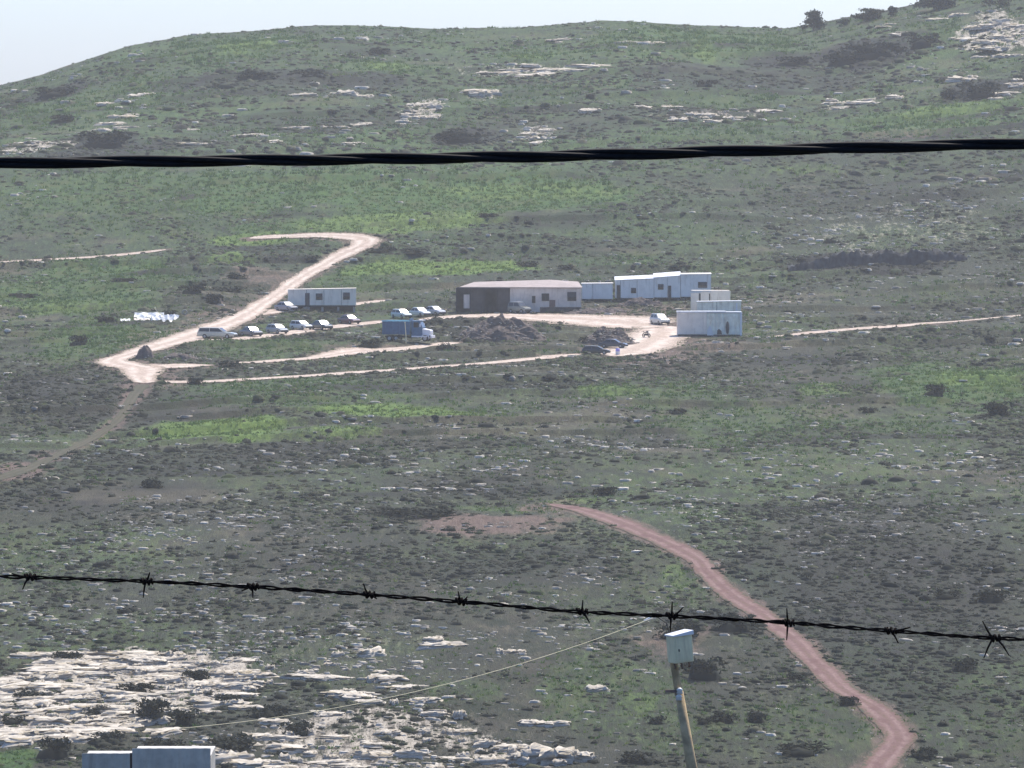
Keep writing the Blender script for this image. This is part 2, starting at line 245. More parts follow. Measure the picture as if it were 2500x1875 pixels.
def terraces(x, y):
    """phase 0..1 between two old field terraces, and how high the bank is there"""
    p = (y - 0.22 * x + 14 * fbm(x / 60, y / 60, 77, 2)) / 21.0
    amp = 0.85 * sstep(-0.15, 0.35, fbm(x / 38 + 11 * np.floor(p), np.floor(p) * 3.7, 79, 2)) * sstep(830, 940, y) * (1 - sstep(1600, 1680, y))
    return p - np.floor(p), amp

def bands(x, y):
    """long bands of denser and thinner growth that follow the contours"""
    q = y - 0.22 * x + 6 * fbm(x / 50, y / 50, 99, 2)
    return (0.62 * fbm(x / 42, q / 17, 101, 2) + 0.38 * fbm(x / 20, q / 8, 103, 2)) * sstep(640, 800, y)

def terrace_line(x, y):
    s, amp = terraces(x, y)
    return amp * (1 - sstep(0.03, 0.11, s))

PADS = [(-31.5, 1162, 8, 5), (0, 1166, 14, 8), (22, 1184, 14, 6), (33, 1152, 6, 9), (31.5, 1108, 7, 5)]
def height(x, y, rf=None):
    x = np.asarray(x, float); y = np.asarray(y, float)
    z = base_height(x, y)
    if rf is None: rf = road_field(x, y)
    calm = sstep(0.9, 2.4, rf)
    for cx, cy, rx, ry in PADS:
        calm = calm * sstep(0.8, 1.5, np.hypot((x - cx) / rx, (y - cy) / ry))
    vis = sstep(560, 620, y)
    rough = 0.42 * fbm(x / 13, y / 19, 21, 3) + 0.17 * fbm(x / 3.6, y / 5, 31, 3)
    s, amp = terraces(x, y)
    terrace = amp * (sstep(0.0, 0.05, s) - s)          # old field terraces: short banks facing the valley
    return z + vis * (0.12 + 0.88 * calm) * (rough + terrace)

def hz(x, y):
    return float(height(np.array([x]), np.array([y]))[0])

def masks(x, y):
    """ground cover as weights: grass, lush grass, bare soil, dark scrub with one painted shade band, rock"""
    n1 = fbm(x / 7, y / 16, 51, 3); n2 = fbm(x / 2.2, y / 6, 57, 2)
    r = {k: np.zeros(x.shape) for k in ('grass', 'lush', 'soil', 'dark', 'rock')}
    for k, cx, cy, rx, ry, s in PATCHES:
        m = (np.abs(x - cx) < rx * 1.7) & (np.abs(y - cy) < ry * 1.7 + 0.3 * rx)
        if not m.any(): continue
        dx = x[m] - cx; dy = y[m] - cy - 0.12 * dx
        d = np.hypot(dx / rx, dy / ry) + 0.42 * n1[m] + 0.2 * n2[m]
        r[k][m] = np.maximum(r[k][m], s * (1 - sstep(0.55, 1.2, d)))
    return r

# ------------------------------------------------------------------ materials
def new_mat(name):
    m = D.materials.new(name); m.use_nodes = True
    nt = m.node_tree
    for n in list(nt.nodes): nt.nodes.remove(n)
    out = nt.nodes.new('ShaderNodeOutputMaterial')
    b = nt.nodes.new('ShaderNodeBsdfPrincipled'); nt.links.new(b.outputs[0], out.inputs[0])
    return m, nt, b

class NT:
    """small helper for wiring nodes"""
    def __init__(s, nt): s.nt = nt
    def n(s, t, **kw):
        x = s.nt.nodes.new(t)
        for k, v in kw.items(): setattr(x, k, v)
        return x
    def link(s, a, b): s.nt.links.new(a, b)
    def coord(s, scale=(1, 1, 1), out='Object'):
        c = s.n('ShaderNodeTexCoord'); m = s.n('ShaderNodeMapping'); m.inputs['Scale'].default_value = scale
        s.link(c.outputs[out], m.inputs[0]); return m.outputs[0]
    def noise(s, vec, scale, detail=4, rough=0.6):
        x = s.n('ShaderNodeTexNoise'); x.inputs['Scale'].default_value = scale; x.inputs['Detail'].default_value = detail
        x.inputs['Roughness'].default_value = rough; s.link(vec, x.inputs['Vector']); return x.outputs['Fac']
    def ramp(s, f, a, b):
        x = s.n('ShaderNodeMapRange'); x.interpolation_type = 'SMOOTHSTEP'; x.inputs['From Min'].default_value = a; x.inputs['From Max'].default_value = b
        s.link(f, x.inputs['Value']); return x.outputs[0]
    def math(s, op, a, b):
        x = s.n('ShaderNodeMath', operation=op)
        for i, v in enumerate((a, b)):
            if hasattr(v, 'links'): s.link(v, x.inputs[i])
            else: x.inputs[i].default_value = v
        return x.outputs[0]
    def mix(s, f, a, b, mode='MIX'):
        x = s.n('ShaderNodeMix', data_type='RGBA', blend_type=mode)
        for i, v in ((0, f), (6, a), (7, b)):
            if hasattr(v, 'links'): s.link(v, x.inputs[i])
            else: x.inputs[i].default_value = v if i == 0 else (*v, 1)
        return x.outputs[2]
    def attr(s, name):
        return s.n('ShaderNodeAttribute', attribute_name=name).outputs['Fac']
    def bump(s, h, strength, dist, bsdf):
        x = s.n('ShaderNodeBump'); x.inputs['Strength'].default_value = strength; x.inputs['Distance'].default_value = dist
        s.link(h, x.inputs['Height']); s.link(x.outputs[0], bsdf.inputs['Normal'])

def plain(name, col, rough=0.6, metal=0.0, var=0.18, scale=3.0, bump=0.0, spec=0.3, streak=0.0):
    """paint, metal, cloth ... with blotches of wear"""
    m, nt, b = new_mat(name); k = NT(nt)
    v = k.coord()
    f = k.noise(v, scale, 5); g = k.noise(v, scale * 7, 3)
    c = k.mix(k.ramp(f, 0.3, 0.7), tuple(x * (1 - var) for x in col), tuple(min(1, x * (1 + var)) for x in col))
    c = k.mix(k.math('MULTIPLY', k.ramp(g, 0.55, 0.75), var), c, tuple(x * 0.5 for x in col))
    if streak:      # rain stains running down
        st = k.noise(k.coord((1, 1, 0.12)), 2.2, 5, 0.7)
        c = k.mix(k.math('MULTIPLY', k.ramp(st, 0.5, 0.72), streak), c, tuple(x * y for x, y in zip(col, (0.5, 0.44, 0.38))))
    k.link(c, b.inputs['Base Color'])
    b.inputs['Roughness'].default_value = rough; b.inputs['Metallic'].default_value = metal
    b.inputs['Specular IOR Level'].default_value = spec
    if bump: k.bump(g, bump, 0.02, b)
    return m

def ground_material():
    m, nt, b = new_mat('hillside_ground'); k = NT(nt)
    v = k.coord((1, 0.35, 1)); v2 = k.coord((1, 0.15, 1))
    big = k.noise(v, 0.05, 4); mid = k.noise(v, 0.30, 6, 0.7); fine = k.noise(v2, 1.3, 7, 0.78); tiny = k.noise(v2, 3.6, 5, 0.75)
    up = k.attr('upland')
    scrub = k.mix(k.ramp(mid, 0.36, 0.64), (0.038, 0.047, 0.030), (0.070, 0.066, 0.050))
    scrub = k.mix(k.ramp(big, 0.42, 0.62), scrub, (0.052, 0.056, 0.042))
    scrub = k.mix(k.math('MULTIPLY', up, k.ramp(mid, 0.3, 0.75)), scrub, (0.036, 0.080, 0.040))
    scrub = k.mix(k.ramp(fine, 0.50, 0.70), scrub, (0.118, 0.112, 0.078))
    scrub = k.mix(k.ramp(tiny, 0.55, 0.68), scrub, (0.024, 0.026, 0.020))
    grass = k.mix(k.ramp(fine, 0.35, 0.65), (0.044, 0.105, 0.036), (0.092, 0.165, 0.046))
    grass = k.mix(k.ramp(mid, 0.42, 0.66), grass, (0.088, 0.112, 0.044))
    lush = k.mix(k.ramp(fine, 0.35, 0.7), (0.100, 0.175, 0.042), (0.180, 0.255, 0.065))
    lush = k.mix(k.ramp(tiny, 0.56, 0.70), lush, (0.05, 0.07, 0.03))
    soil = k.mix(k.ramp(fine, 0.3, 0.7), (0.120, 0.082, 0.068), (0.20, 0.150, 0.120))
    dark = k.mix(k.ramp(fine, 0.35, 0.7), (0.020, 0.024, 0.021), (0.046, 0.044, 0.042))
    rock = k.mix(k.ramp(fine, 0.33, 0.58), (0.17, 0.14, 0.11), (0.56, 0.50, 0.41))
    rock = k.mix(k.ramp(mid, 0.56, 0.66), rock, (0.055, 0.048, 0.040))
    rock = k.mix(k.ramp(tiny, 0.57, 0.70), rock, (0.07, 0.06, 0.05))
    def cover(base, name, col, gain, soft):
        a = k.attr(name)
        f = k.math('ADD', a, k.math('MULTIPLY', k.math('SUBTRACT', fine, 0.5), gain))
        f = k.ramp(k.math('ADD', f, k.math('MULTIPLY', k.math('SUBTRACT', mid, 0.5), gain)), 0.5 - soft, 0.5 + soft)
        f = k.math('MULTIPLY', f, k.ramp(a, 0.02, 0.3))
        return k.mix(f, base, col)
    c = cover(scrub, 'dry', k.mix(k.ramp(fine, 0.4, 0.65), (0.085, 0.078, 0.056), (0.135, 0.122, 0.086)), 1.8, 0.5)
    c = cover(c, 'grass', grass, 2.0, 0.55)
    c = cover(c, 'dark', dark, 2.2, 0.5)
    c = cover(c, 'lush', lush, 1.3, 0.55)
    c = cover(c, 'soil', soil, 2.2, 0.5)
    c = cover(c, 'bedrock', rock, 2.2, 0.3)
    k.link(c, b.inputs['Base Color']); b.inputs['Roughness'].default_value = 0.95; b.inputs['Specular IOR Level'].default_value = 0.1
    k.bump(k.math('ADD', fine, tiny), 1.0, 0.3, b)
    return m

def road_material(name, lo, hi, rut, verge):
    m, nt, b = new_mat(name); k = NT(nt)
    v = k.coord((1, 0.5, 1))
    f = k.noise(v, 0.6, 5); g = k.noise(v, 3.0, 5)
    c = k.mix(k.ramp(f, 0.3, 0.7), lo, hi)
    c = k.mix(k.math('MULTIPLY', k.ramp(g, 0.45, 0.7), 0.6), c, tuple(x * 0.72 for x in lo))
    a = k.attr('across')                      # 0 in the middle, 1 at the edge
    r = k.math('SUBTRACT', 1.0, k.ramp(k.math('ABSOLUTE', k.math('SUBTRACT', a, 0.45), 0), 0.08, 0.26))
    c = k.mix(k.math('MULTIPLY', k.math('MULTIPLY', r, k.ramp(g, 0.35, 0.65)), k.ramp(f, 0.3, 0.6)), c, rut)
    mid_ = k.math('MULTIPLY', k.math('SUBTRACT', 1.0, k.ramp(a, 0.05, 0.24)), k.ramp(k.math('ADD', f, k.math('MULTIPLY', g, 0.5)), 0.66, 0.90))
    c = k.mix(k.math('MULTIPLY', mid_, 0.7), c, verge)      # weeds between the wheel ruts
    n = k.math('ADD', k.math('MULTIPLY', k.math('SUBTRACT', g, 0.5), 1.7), k.math('MULTIPLY', k.math('SUBTRACT', f, 0.5), 0.9))
    an = k.math('ADD', a, n)
    c = k.mix(k.math('MULTIPLY', k.ramp(an, 0.50, 0.92), 0.8), c, verge)
    c = k.mix(k.ramp(an, 0.80, 1.06), c, (0.075, 0.075, 0.050))
    k.link(c, b.inputs['Base Color']); b.inputs['Roughness'].default_value = 0.95; b.inputs['Specular IOR Level'].default_value = 0.1
    k.bump(g, 0.6, 0.08, b)
    return m

def tint_material(name, stops, rough=0.9, trans=0.0):
    """foliage or stone whose colour varies from piece to piece through the 'tint' attribute"""
    m, nt, b = new_mat(name); k = NT(nt)
    r = k.n('ShaderNodeValToRGB'); el = r.color_ramp.elements
    for i, (p, c) in enumerate(stops):
        e = el[i] if i < 2 else el.new(p)
        e.position = p; e.color = (*c, 1)
    k.link(k.attr('tint'), r.inputs[0])
    g = k.noise(k.coord(), 4.0, 4, 0.7)
    c = k.mix(k.math('MULTIPLY', k.ramp(g, 0.35, 0.7), 0.45), r.outputs[0], (0.9, 0.9, 0.88), 'MULTIPLY') if trans else k.mix(k.math('MULTIPLY', k.ramp(g, 0.5, 0.72), 0.6), r.outputs[0], (0.14, 0.12, 0.10))
    if not trans:      # grey weathering and dark lichen on the stone
        w = k.noise(k.coord((1, 1, 3)), 1.6, 6, 0.75)
        c = k.mix(k.math('MULTIPLY', k.ramp(w, 0.48, 0.66), 0.75), c, (0.17, 0.155, 0.135))
    k.link(c, b.inputs['Base Color']); b.inputs['Roughness'].default_value = rough; b.inputs['Specular IOR Level'].default_value = 0.15
    if trans:
        t = k.n('ShaderNodeBsdfTranslucent'); k.link(c, t.inputs[0])
        mx = k.n('ShaderNodeMixShader'); mx.inputs[0].default_value = trans
        out = [n for n in nt.nodes if n.type == 'OUTPUT_MATERIAL'][0]
        k.link(b.outputs[0], mx.inputs[1]); k.link(t.outputs[0], mx.inputs[2]); k.link(mx.outputs[0], out.inputs[0])
    else:
        k.bump(g, 0.7, 0.1, b)
    return m

M = {}
M['ground'] = ground_material()
M['pale_road'] = road_material('pale_dirt', (0.44, 0.34, 0.275), (0.64, 0.54, 0.455), (0.68, 0.60, 0.52), (0.30, 0.23, 0.17))
M['red_road'] = road_material('red_dirt', (0.150, 0.086, 0.078), (0.215, 0.135, 0.122), (0.285, 0.200, 0.180), (0.135, 0.092, 0.062))
M['faint_road'] = road_material('overgrown_dirt', (0.070, 0.070, 0.044), (0.100, 0.086, 0.058), (0.125, 0.098, 0.074), (0.06, 0.072, 0.038))
M['scrub'] = tint_material('scrub_leaves', [(0, (0.018, 0.023, 0.016)), (0.35, (0.036, 0.041, 0.028)), (0.6, (0.064, 0.064, 0.048)), (0.8, (0.060, 0.084, 0.034)), (1, (0.125, 0.125, 0.078))], 0.9, 0.25)
M['grass_blades'] = tint_material('grass_blades', [(0, (0.045, 0.095, 0.032)), (0.5, (0.085, 0.155, 0.042)), (1, (0.17, 0.225, 0.070))], 0.9, 0.35)
M['stone'] = tint_material('limestone', [(0, (0.27, 0.235, 0.19)), (0.5, (0.47, 0.42, 0.345)), (1, (0.70, 0.64, 0.54))], 0.9)
M['tree'] = tint_material('tree_leaves', [(0, (0.025, 0.032, 0.022)), (0.6, (0.05, 0.062, 0.04)), (1, (0.09, 0.105, 0.07))], 0.9, 0.25)
M['bark'] = plain('bark', (0.07, 0.055, 0.045), 0.95, var=0.3, scale=4, bump=0.5)
M['cable'] = plain('black_cable_sheath', (0.004, 0.005, 0.008), 0.7, var=0.4, scale=60, spec=0.15)
M['rust'] = plain('rusty_wire', (0.016, 0.010, 0.008), 0.85, var=0.6, scale=400, spec=0.1)
M['pole_wood'] = plain('weathered_pole_wood', (0.46, 0.34, 0.19), 0.85, var=0.3, scale=4, bump=0.4)
M['pole_rust'] = plain('rust_brown_steel', (0.22, 0.15, 0.125), 0.8, var=0.3, scale=5)
M['cabinet'] = plain('pale_cabinet_paint', (0.88, 0.78, 0.50), 0.6, var=0.08, scale=3, streak=0.5)
M['porcelain'] = plain('white_porcelain', (0.75, 0.74, 0.70), 0.3, var=0.05)
M['galv'] = plain('galvanised_sheet', (0.58, 0.54, 0.47), 0.5, metal=0.1, var=0.2, scale=1.6, streak=0.5)
M['wall_grey'] = plain('pale_grey_panel', (0.94, 0.83, 0.70), 0.6, var=0.07, scale=0.8, streak=0.5)
M['wall_blue'] = plain('pale_blue_panel', (0.94, 0.88, 0.81), 0.55, var=0.07, scale=0.8, streak=0.5)
M['wall_cement'] = plain('grey_cement_render', (0.70, 0.62, 0.54), 0.9, var=0.14, scale=0.7, streak=0.5)
M['shade_dark_tarp'] = plain('shade_dark_tarpaulin', (0.075, 0.068, 0.068), 0.8, var=0.25, scale=0.9, streak=0.5)
M['roof_white'] = plain('white_roof_sheet', (0.82, 0.83, 0.84), 0.45, var=0.04, scale=0.7, streak=0.5)
M['roof_pink'] = plain('faded_pink_roof', (0.38, 0.32, 0.30), 0.8, var=0.1, scale=0.6, streak=0.5)
M['frame_dark'] = plain('dark_frame', (0.045, 0.045, 0.050), 0.6)
M['glass'] = plain('dark_glass', (0.022, 0.026, 0.032), 0.08, var=0.1, spec=0.6)
M['windscreen'] = plain('windscreen_glass', (0.06, 0.07, 0.08), 0.22, var=0.1, spec=1.0)
M['door_dark'] = plain('dark_door', (0.055, 0.055, 0.062), 0.6)
M['door_brown'] = plain('brown_door', (0.16, 0.10, 0.085), 0.7)
M['concrete'] = plain('concrete_block', (0.30, 0.29, 0.27), 0.9, var=0.15)
M['plastic_sheet'] = plain('milky_plastic_sheet', (0.90, 0.86, 0.72), 0.35, var=0.14, scale=0.9, streak=0.5)
M['white_sheet'] = plain('white_tarp', (0.80, 0.80, 0.78), 0.5, var=0.05)
M['tyre'] = plain('tyre_rubber', (0.020, 0.020, 0.020), 0.85)
M['rim'] = plain('wheel_rim', (0.34, 0.34, 0.35), 0.4, metal=0.6)
M['lamp'] = plain('lamp_lens', (0.70, 0.70, 0.66), 0.15, var=0.03, spec=0.6)
M['red_lamp'] = plain('red_lamp_lens', (0.35, 0.02, 0.02), 0.2)
M['chassis'] = plain('dark_chassis', (0.030, 0.030, 0.030), 0.8)
M['rubble'] = plain('dark_rubble', (0.125, 0.098, 0.084), 0.95, var=0.4, scale=1.6, bump=0.8)
M['earth'] = plain('brown_earth', (0.125, 0.098, 0.088), 0.95, var=0.35, scale=1.2, bump=0.8)
M['shaded_earth'] = plain('shade_dark_earth', (0.044, 0.046, 0.050), 0.95, var=0.5, scale=0.9, bump=0.6)
M['truck_blue'] = plain('blue_truck_paint', (0.06, 0.15, 0.26), 0.5, var=0.2)
M['truck_cyan'] = plain('pale_blue_rim', (0.34, 0.66, 0.76), 0.5, var=0.15)
M['violet'] = plain('violet_glint_paint', (0.42, 0.36, 0.80), 0.4)
M['white_plastic'] = plain('white_plastic', (0.82, 0.82, 0.84), 0.4, var=0.04)
def paint(name, col):
    m = plain(name, col, 0.32, var=0.06, spec=0.5)
    b = [n for n in m.node_tree.nodes if n.type == 'BSDF_PRINCIPLED'][0]
    b.inputs['Coat Weight'].default_value = 0.7; b.inputs['Coat Roughness'].default_value = 0.12
    return m

# ------------------------------------------------------------------ mesh helpers
def mesh_np(name, verts, faces, mat, tint=None, smooth=False, extra=None):
    """verts (N,3), faces (F,k) as numpy: one mesh, quickly"""
    me = D.meshes.new(name)
    nv, (nf, kk) = len(verts), faces.shape
    me.vertices.add(nv); me.vertices.foreach_set('co', np.asarray(verts, np.float32).ravel())
    me.loops.add(nf * kk); me.loops.foreach_set('vertex_index', faces.astype(np.int32).ravel())
    me.polygons.add(nf); me.polygons.foreach_set('loop_start', np.arange(0, nf * kk, kk, dtype=np.int32))
    me.update(calc_edges=True)
    if smooth: me.polygons.foreach_set('use_smooth', np.ones(nf, bool))
    if tint is not None:
        a = me.attributes.new('tint', 'FLOAT', 'POINT'); a.data.foreach_set('value', np.asarray(tint, np.float32))
    for k, v in (extra or {}).items():
        a = me.attributes.new(k, 'FLOAT', 'POINT'); a.data.foreach_set('value', np.asarray(v, np.float32))
    me.materials.append(mat)
    me.validate()
    return me

def link(name, me, parent=None, loc=(0, 0, 0), rz=0.0):
    o = D.objects.new(name, me); COL.objects.link(o)
    o.location = loc; o.rotation_euler = (0, 0, rz)
    if parent is not None: o.parent = parent
    return o

def tag(o, label=None, cat=None, group=None, kind=None):
    if label: o['label'] = label
    if cat: o['category'] = cat
    if group: o['group'] = group
    if kind: o['kind'] = kind
    return o

def thing(name, label, cat, loc, rz=0.0, group=None):
    return tag(link(name, None, None, loc, rz), label, cat, group)

class MB:
    """collects boxes, prisms and tubes of ONE part"""
    def __init__(s): s.v = []; s.f = []
    def add(s, vs, fs):
        o = len(s.v); s.v += [tuple(map(float, p)) for p in vs]; s.f += [tuple(i + o for i in f) for f in fs]; return s
    def box(s, x0, x1, y0, y1, z0, z1):
        vs = [(x0, y0, z0), (x1, y0, z0), (x1, y1, z0), (x0, y1, z0), (x0, y0, z1), (x1, y0, z1), (x1, y1, z1), (x0, y1, z1)]
        return s.add(vs, [(0, 3, 2, 1), (4, 5, 6, 7), (0, 1, 5, 4), (1, 2, 6, 5), (2, 3, 7, 6), (3, 0, 4, 7)])
    def loft(s, rings, caps=True):
        n = len(rings[0]); o = []
        for r in rings: o += list(r)
        fs = []
        for i in range(len(rings) - 1):
            for j in range(n):
                a, b = i * n + j, i * n + (j + 1) % n
                fs.append((a, b, b + n, a + n))
        if caps: fs += [tuple(range(n - 1, -1, -1)), tuple(range((len(rings) - 1) * n, len(rings) * n))]
        return s.add(o, fs)
    def tube(s, pts, r, n=8, caps=True):
        """a tube through points; r a number or one per point"""
        P = np.array(pts, float); T = np.gradient(P, axis=0); T /= np.linalg.norm(T, axis=1)[:, None]
        rs = np.broadcast_to(r, (len(P),)); up = np.array([0, 0, 1.0]) if abs(T[0, 2]) < 0.9 else np.array([1.0, 0, 0])
        rings = []
        for p, t, q in zip(P, T, rs):
            a = np.cross(t, up); a /= np.linalg.norm(a); b = np.cross(a, t)
            rings.append([tuple(p + q * (math.cos(w) * a + math.sin(w) * b)) for w in np.linspace(0, 2 * math.pi, n, endpoint=False)])
        return s.loft(rings, caps)
    def build(s, name, mat, parent=None, loc=(0, 0, 0), rz=0.0, bevel=0.0, smooth=False):
        me = D.meshes.new(name); me.from_pydata(s.v, [], s.f); me.materials.append(mat); me.update()
        if smooth:
            me.polygons.foreach_set('use_smooth', np.ones(len(me.polygons), bool))
        o = link(name, me, parent, loc, rz)
        if bevel:
            b = o.modifiers.new('bevel', 'BEVEL'); b.width = bevel; b.segments = 1; b.limit_method = 'ANGLE'
        return o

def box(name, mat, parent, x0, x1, y0, y1, z0, z1, bevel=0.0):
    return MB().box(x0, x1, y0, y1, z0, z1).build(name, mat, parent, bevel=bevel)

# ------------------------------------------------------------------ the setting: hillside
inner = np.linspace(-0.102, 0.102, 305)
outer = np.linspace(0, 1, 22)[1:] ** 2
rows = np.concatenate([np.linspace(-900, 0, 14)[:-1], np.linspace(0, 200, 41)[:-1], np.linspace(200, 600, 30)[:-1],
                       np.arange(600, 1000, 0.9), np.arange(1000, 1300, 1.15), np.arange(1300, 1770, 2.0), np.linspace(1770, 5200, 50)])
W = np.sqrt(rows ** 2 + 250.0 ** 2) * (rows > 0) + np.sqrt(250.0 ** 2) * (rows <= 0)
xi = inner[None, :] * W[:, None]
edge = (inner[-1] * W)[:, None]
xr = edge + outer[None, :] * (3000 - edge)
GX = np.concatenate([-xr[:, ::-1], xi, xr], axis=1); GY = np.broadcast_to(rows[:, None], GX.shape)
gx, gy = GX.ravel(), GY.ravel()
RF = road_field(gx, gy)
gz = height(gx, gy, RF)
MK = masks(gx, gy)
MK['bedrock'] = 0.9 * sstep(0.62, 0.95, MK['rock']) * (1 - 0.35 * sstep(900, 1300, gy)); del MK['rock']
bd = bands(gx, gy)
MK['dark'] = np.maximum(MK['dark'], 0.75 * sstep(0.12, 0.55, bd))
MK['dry'] = sstep(0.15, 0.6, -bd + 0.3 * fbm(gx / 6, gy / 12, 109, 2)) * (1 - 0.6 * MK['grass'])
MK['upland'] = sstep(1080, 1300, gy) * (1 - 0.55 * sstep(20, 60, gx) * (1 - sstep(1330, 1420, gy)))
for k_ in ('grass', 'lush', 'dark', 'bedrock'): MK[k_] = MK[k_] * sstep(0.9, 1.5, RF)
MK['soil'] = np.maximum(MK['soil'], 0.75 * (1 - sstep(1.0, 1.9, RF + 0.5 * fbm(gx / 3, gy / 6, 91, 2))))
MK['grass'] = np.maximum(MK['grass'], np.clip(0.46 + 0.45 * fbm(gx / 30, gy / 30, 63, 3), 0, 1) * sstep(1150, 1330, gy) * (1 - 0.6 * sstep(20, 60, gx) * (1 - sstep(1330, 1420, gy))))
MK['grass'] = np.maximum(MK['grass'], np.clip(0.22 + 0.42 * fbm(gx / 22, gy / 45, 67, 3), 0, 1) * sstep(600, 640, gy))
nr, nc = GX.shape
idx = np.arange(nr * nc).reshape(nr, nc)
quads = np.stack([idx[:-1, :-1], idx[:-1, 1:], idx[1:, 1:], idx[1:, :-1]], -1).reshape(-1, 4)
tag(link('hillside', mesh_np('hillside', np.stack([gx, gy, gz], 1), quads, M['ground'], smooth=True, extra=MK)), kind='structure')

# roads and tracks, draped over the ground
def spline(line, step):
    P = np.array(line, float); seg = np.hypot(np.diff(P[:, 0]), np.diff(P[:, 1])); t = np.concatenate([[0], np.cumsum(seg)])
    n = max(4, int(t[-1] / step)); q = np.linspace(0, t[-1], n)
    # Catmull-Rom through the points
    i = np.clip(np.searchsorted(t, q, side='right') - 1, 0, len(P) - 2)
    u = ((q - t[i]) / (t[i + 1] - t[i] + 1e-9))[:, None]
    p0, p1, p2, p3 = P[np.maximum(i - 1, 0)], P[i], P[i + 1], P[np.minimum(i + 2, len(P) - 1)]
    return 0.5 * (2 * p1 + (p2 - p0) * u + (2 * p0 - 5 * p1 + 4 * p2 - p3) * u ** 2 + (3 * p1 - p0 - 3 * p2 + p3) * u ** 3)

def road(name, key, mat, lift, step=1.0, n=9):
    C = spline(ROADS[key], step)
    T = np.gradient(C[:, :2], axis=0); T /= np.linalg.norm(T, axis=1)[:, None] + 1e-9
    N = np.stack([-T[:, 1], T[:, 0]], 1)
    a = np.linspace(-1, 1, n)
    s = np.arange(len(C)) * step; sd = sum(map(ord, key))
    jl = 1.04 + 0.24 * fbm(s / 6.0, s * 0 + 1, sd, 4); jr = 1.04 + 0.24 * fbm(s / 6.0, s * 0 + 9, sd + 5, 4)
    half = np.maximum(C[:, 2], 0.3)[:, None] * 0.5 * np.where(a[None, :] < 0, jl[:, None], jr[:, None])
    end = np.minimum(1, np.minimum(np.arange(len(C)), np.arange(len(C))[::-1])[:, None] / 3.0 + 0.3)
    X = C[:, 0:1] + N[:, 0:1] * a * half * end; Y = C[:, 1:2] + N[:, 1:2] * a * half * end
    Z = height(X.ravel(), Y.ravel()).reshape(X.shape) + lift - 0.03 * np.exp(-((np.abs(a) - 0.45) / 0.15) ** 2)[None, :]
    i = np.arange(X.size).reshape(X.shape)
    f = np.stack([i[:-1, :-1], i[:-1, 1:], i[1:, 1:], i[1:, :-1]], -1).reshape(-1, 4)
    me = mesh_np(name, np.stack([X.ravel(), Y.ravel(), Z.ravel()], 1), f, mat, smooth=True, extra={'across': np.broadcast_to(np.abs(a), X.shape).ravel()})
    return tag(link(name, me), kind='structure')

road('dirt_road', 'main', M['pale_road'], 0.080)
road('dirt_yard', 'yard', M['pale_road'], 0.072)
road('dirt_yard', 'yard2', M['pale_road'], 0.066)
road('dirt_path', 'spur', M['pale_road'], 0.060)
for k_, lf in (('carpark', 0.054), ('hut', 0.048), ('mid', 0.060), ('terrace', 0.060), ('west', 0.060), ('east', 0.060)):
    road('dirt_path', k_, M['pale_road'], lf)
road('red_track', 'red', M['red_road'], 0.060, n=11)
road('overgrown_track', 'lowtrack', M['faint_road'], 0.052)

# ------------------------------------------------------------------ ground cover nobody could count: scrub and loose stones
def dome(rng, sides, leaves, leaf=0.38):
    """a low uneven bush of unit radius: a lumpy core with leaf faces standing out of it"""
    v = []; f = []
    for ring, (rr, zz) in enumerate(((1.0, -0.12), (0.78, 0.45))):
        for j in range(sides):
            a = 2 * math.pi * (j + 0.5 * ring) / sides
            q = rr * rng.uniform(0.7, 1.15)
            v.append((q * math.cos(a), q * math.sin(a), zz * rng.uniform(0.7, 1.3)))
    v.append((rng.uniform(-.2, .2), rng.uniform(-.2, .2), rng.uniform(0.7, 0.95))); t = len(v) - 1
    for j in range(sides):
        a, b = j, (j + 1) % sides
        f.append((a, b, sides + j)); f.append((b, sides + b, sides + j)); f.append((sides + j, sides + b, t))
    for _ in range(leaves):
        a = rng.uniform(0, 2 * math.pi); e = rng.uniform(0.0, 1.0) ** 0.8 * 1.4
        c = np.array([math.cos(a) * math.cos(e), math.sin(a) * math.cos(e), math.sin(e) * 0.95]) * rng.uniform(0.75, 1.08)
        d1 = rng.normal(size=3); d1[2] += 0.8; d1 /= np.linalg.norm(d1); d2 = np.cross(d1, rng.normal(size=3)); d2 /= np.linalg.norm(d2)
        L = leaf * rng.uniform(0.6, 1.2); o = len(v)
        v += [tuple(c - d2 * L * 0.32), tuple(c + d2 * L * 0.32), tuple(c + d1 * L)]
        f.append((o, o + 1, o + 2))
    return np.array(v), np.array(f)

def rock_proto(rng):
    """a flat angular stone of unit half length"""
    v = []
    for z in (-0.5, 0.35, 0.5):
        for j in range(5):
            a = 2 * math.pi * j / 5 + rng.uniform(-.3, .3); q = rng.uniform(0.7, 1.1) * (0.72 if z == 0.5 else 1.0)
            v.append((q * math.cos(a), q * math.sin(a), z * rng.uniform(0.75, 1.2)))
    f = []
    for i in range(2):
        for j in range(5):
            a, b = i * 5 + j, i * 5 + (j + 1) % 5
            f += [(a, b, b + 5), (a, b + 5, a + 5)]
    f += [(10, 11, 12), (10, 12, 13), (10, 13, 14)]
    return np.array(v), np.array(f)

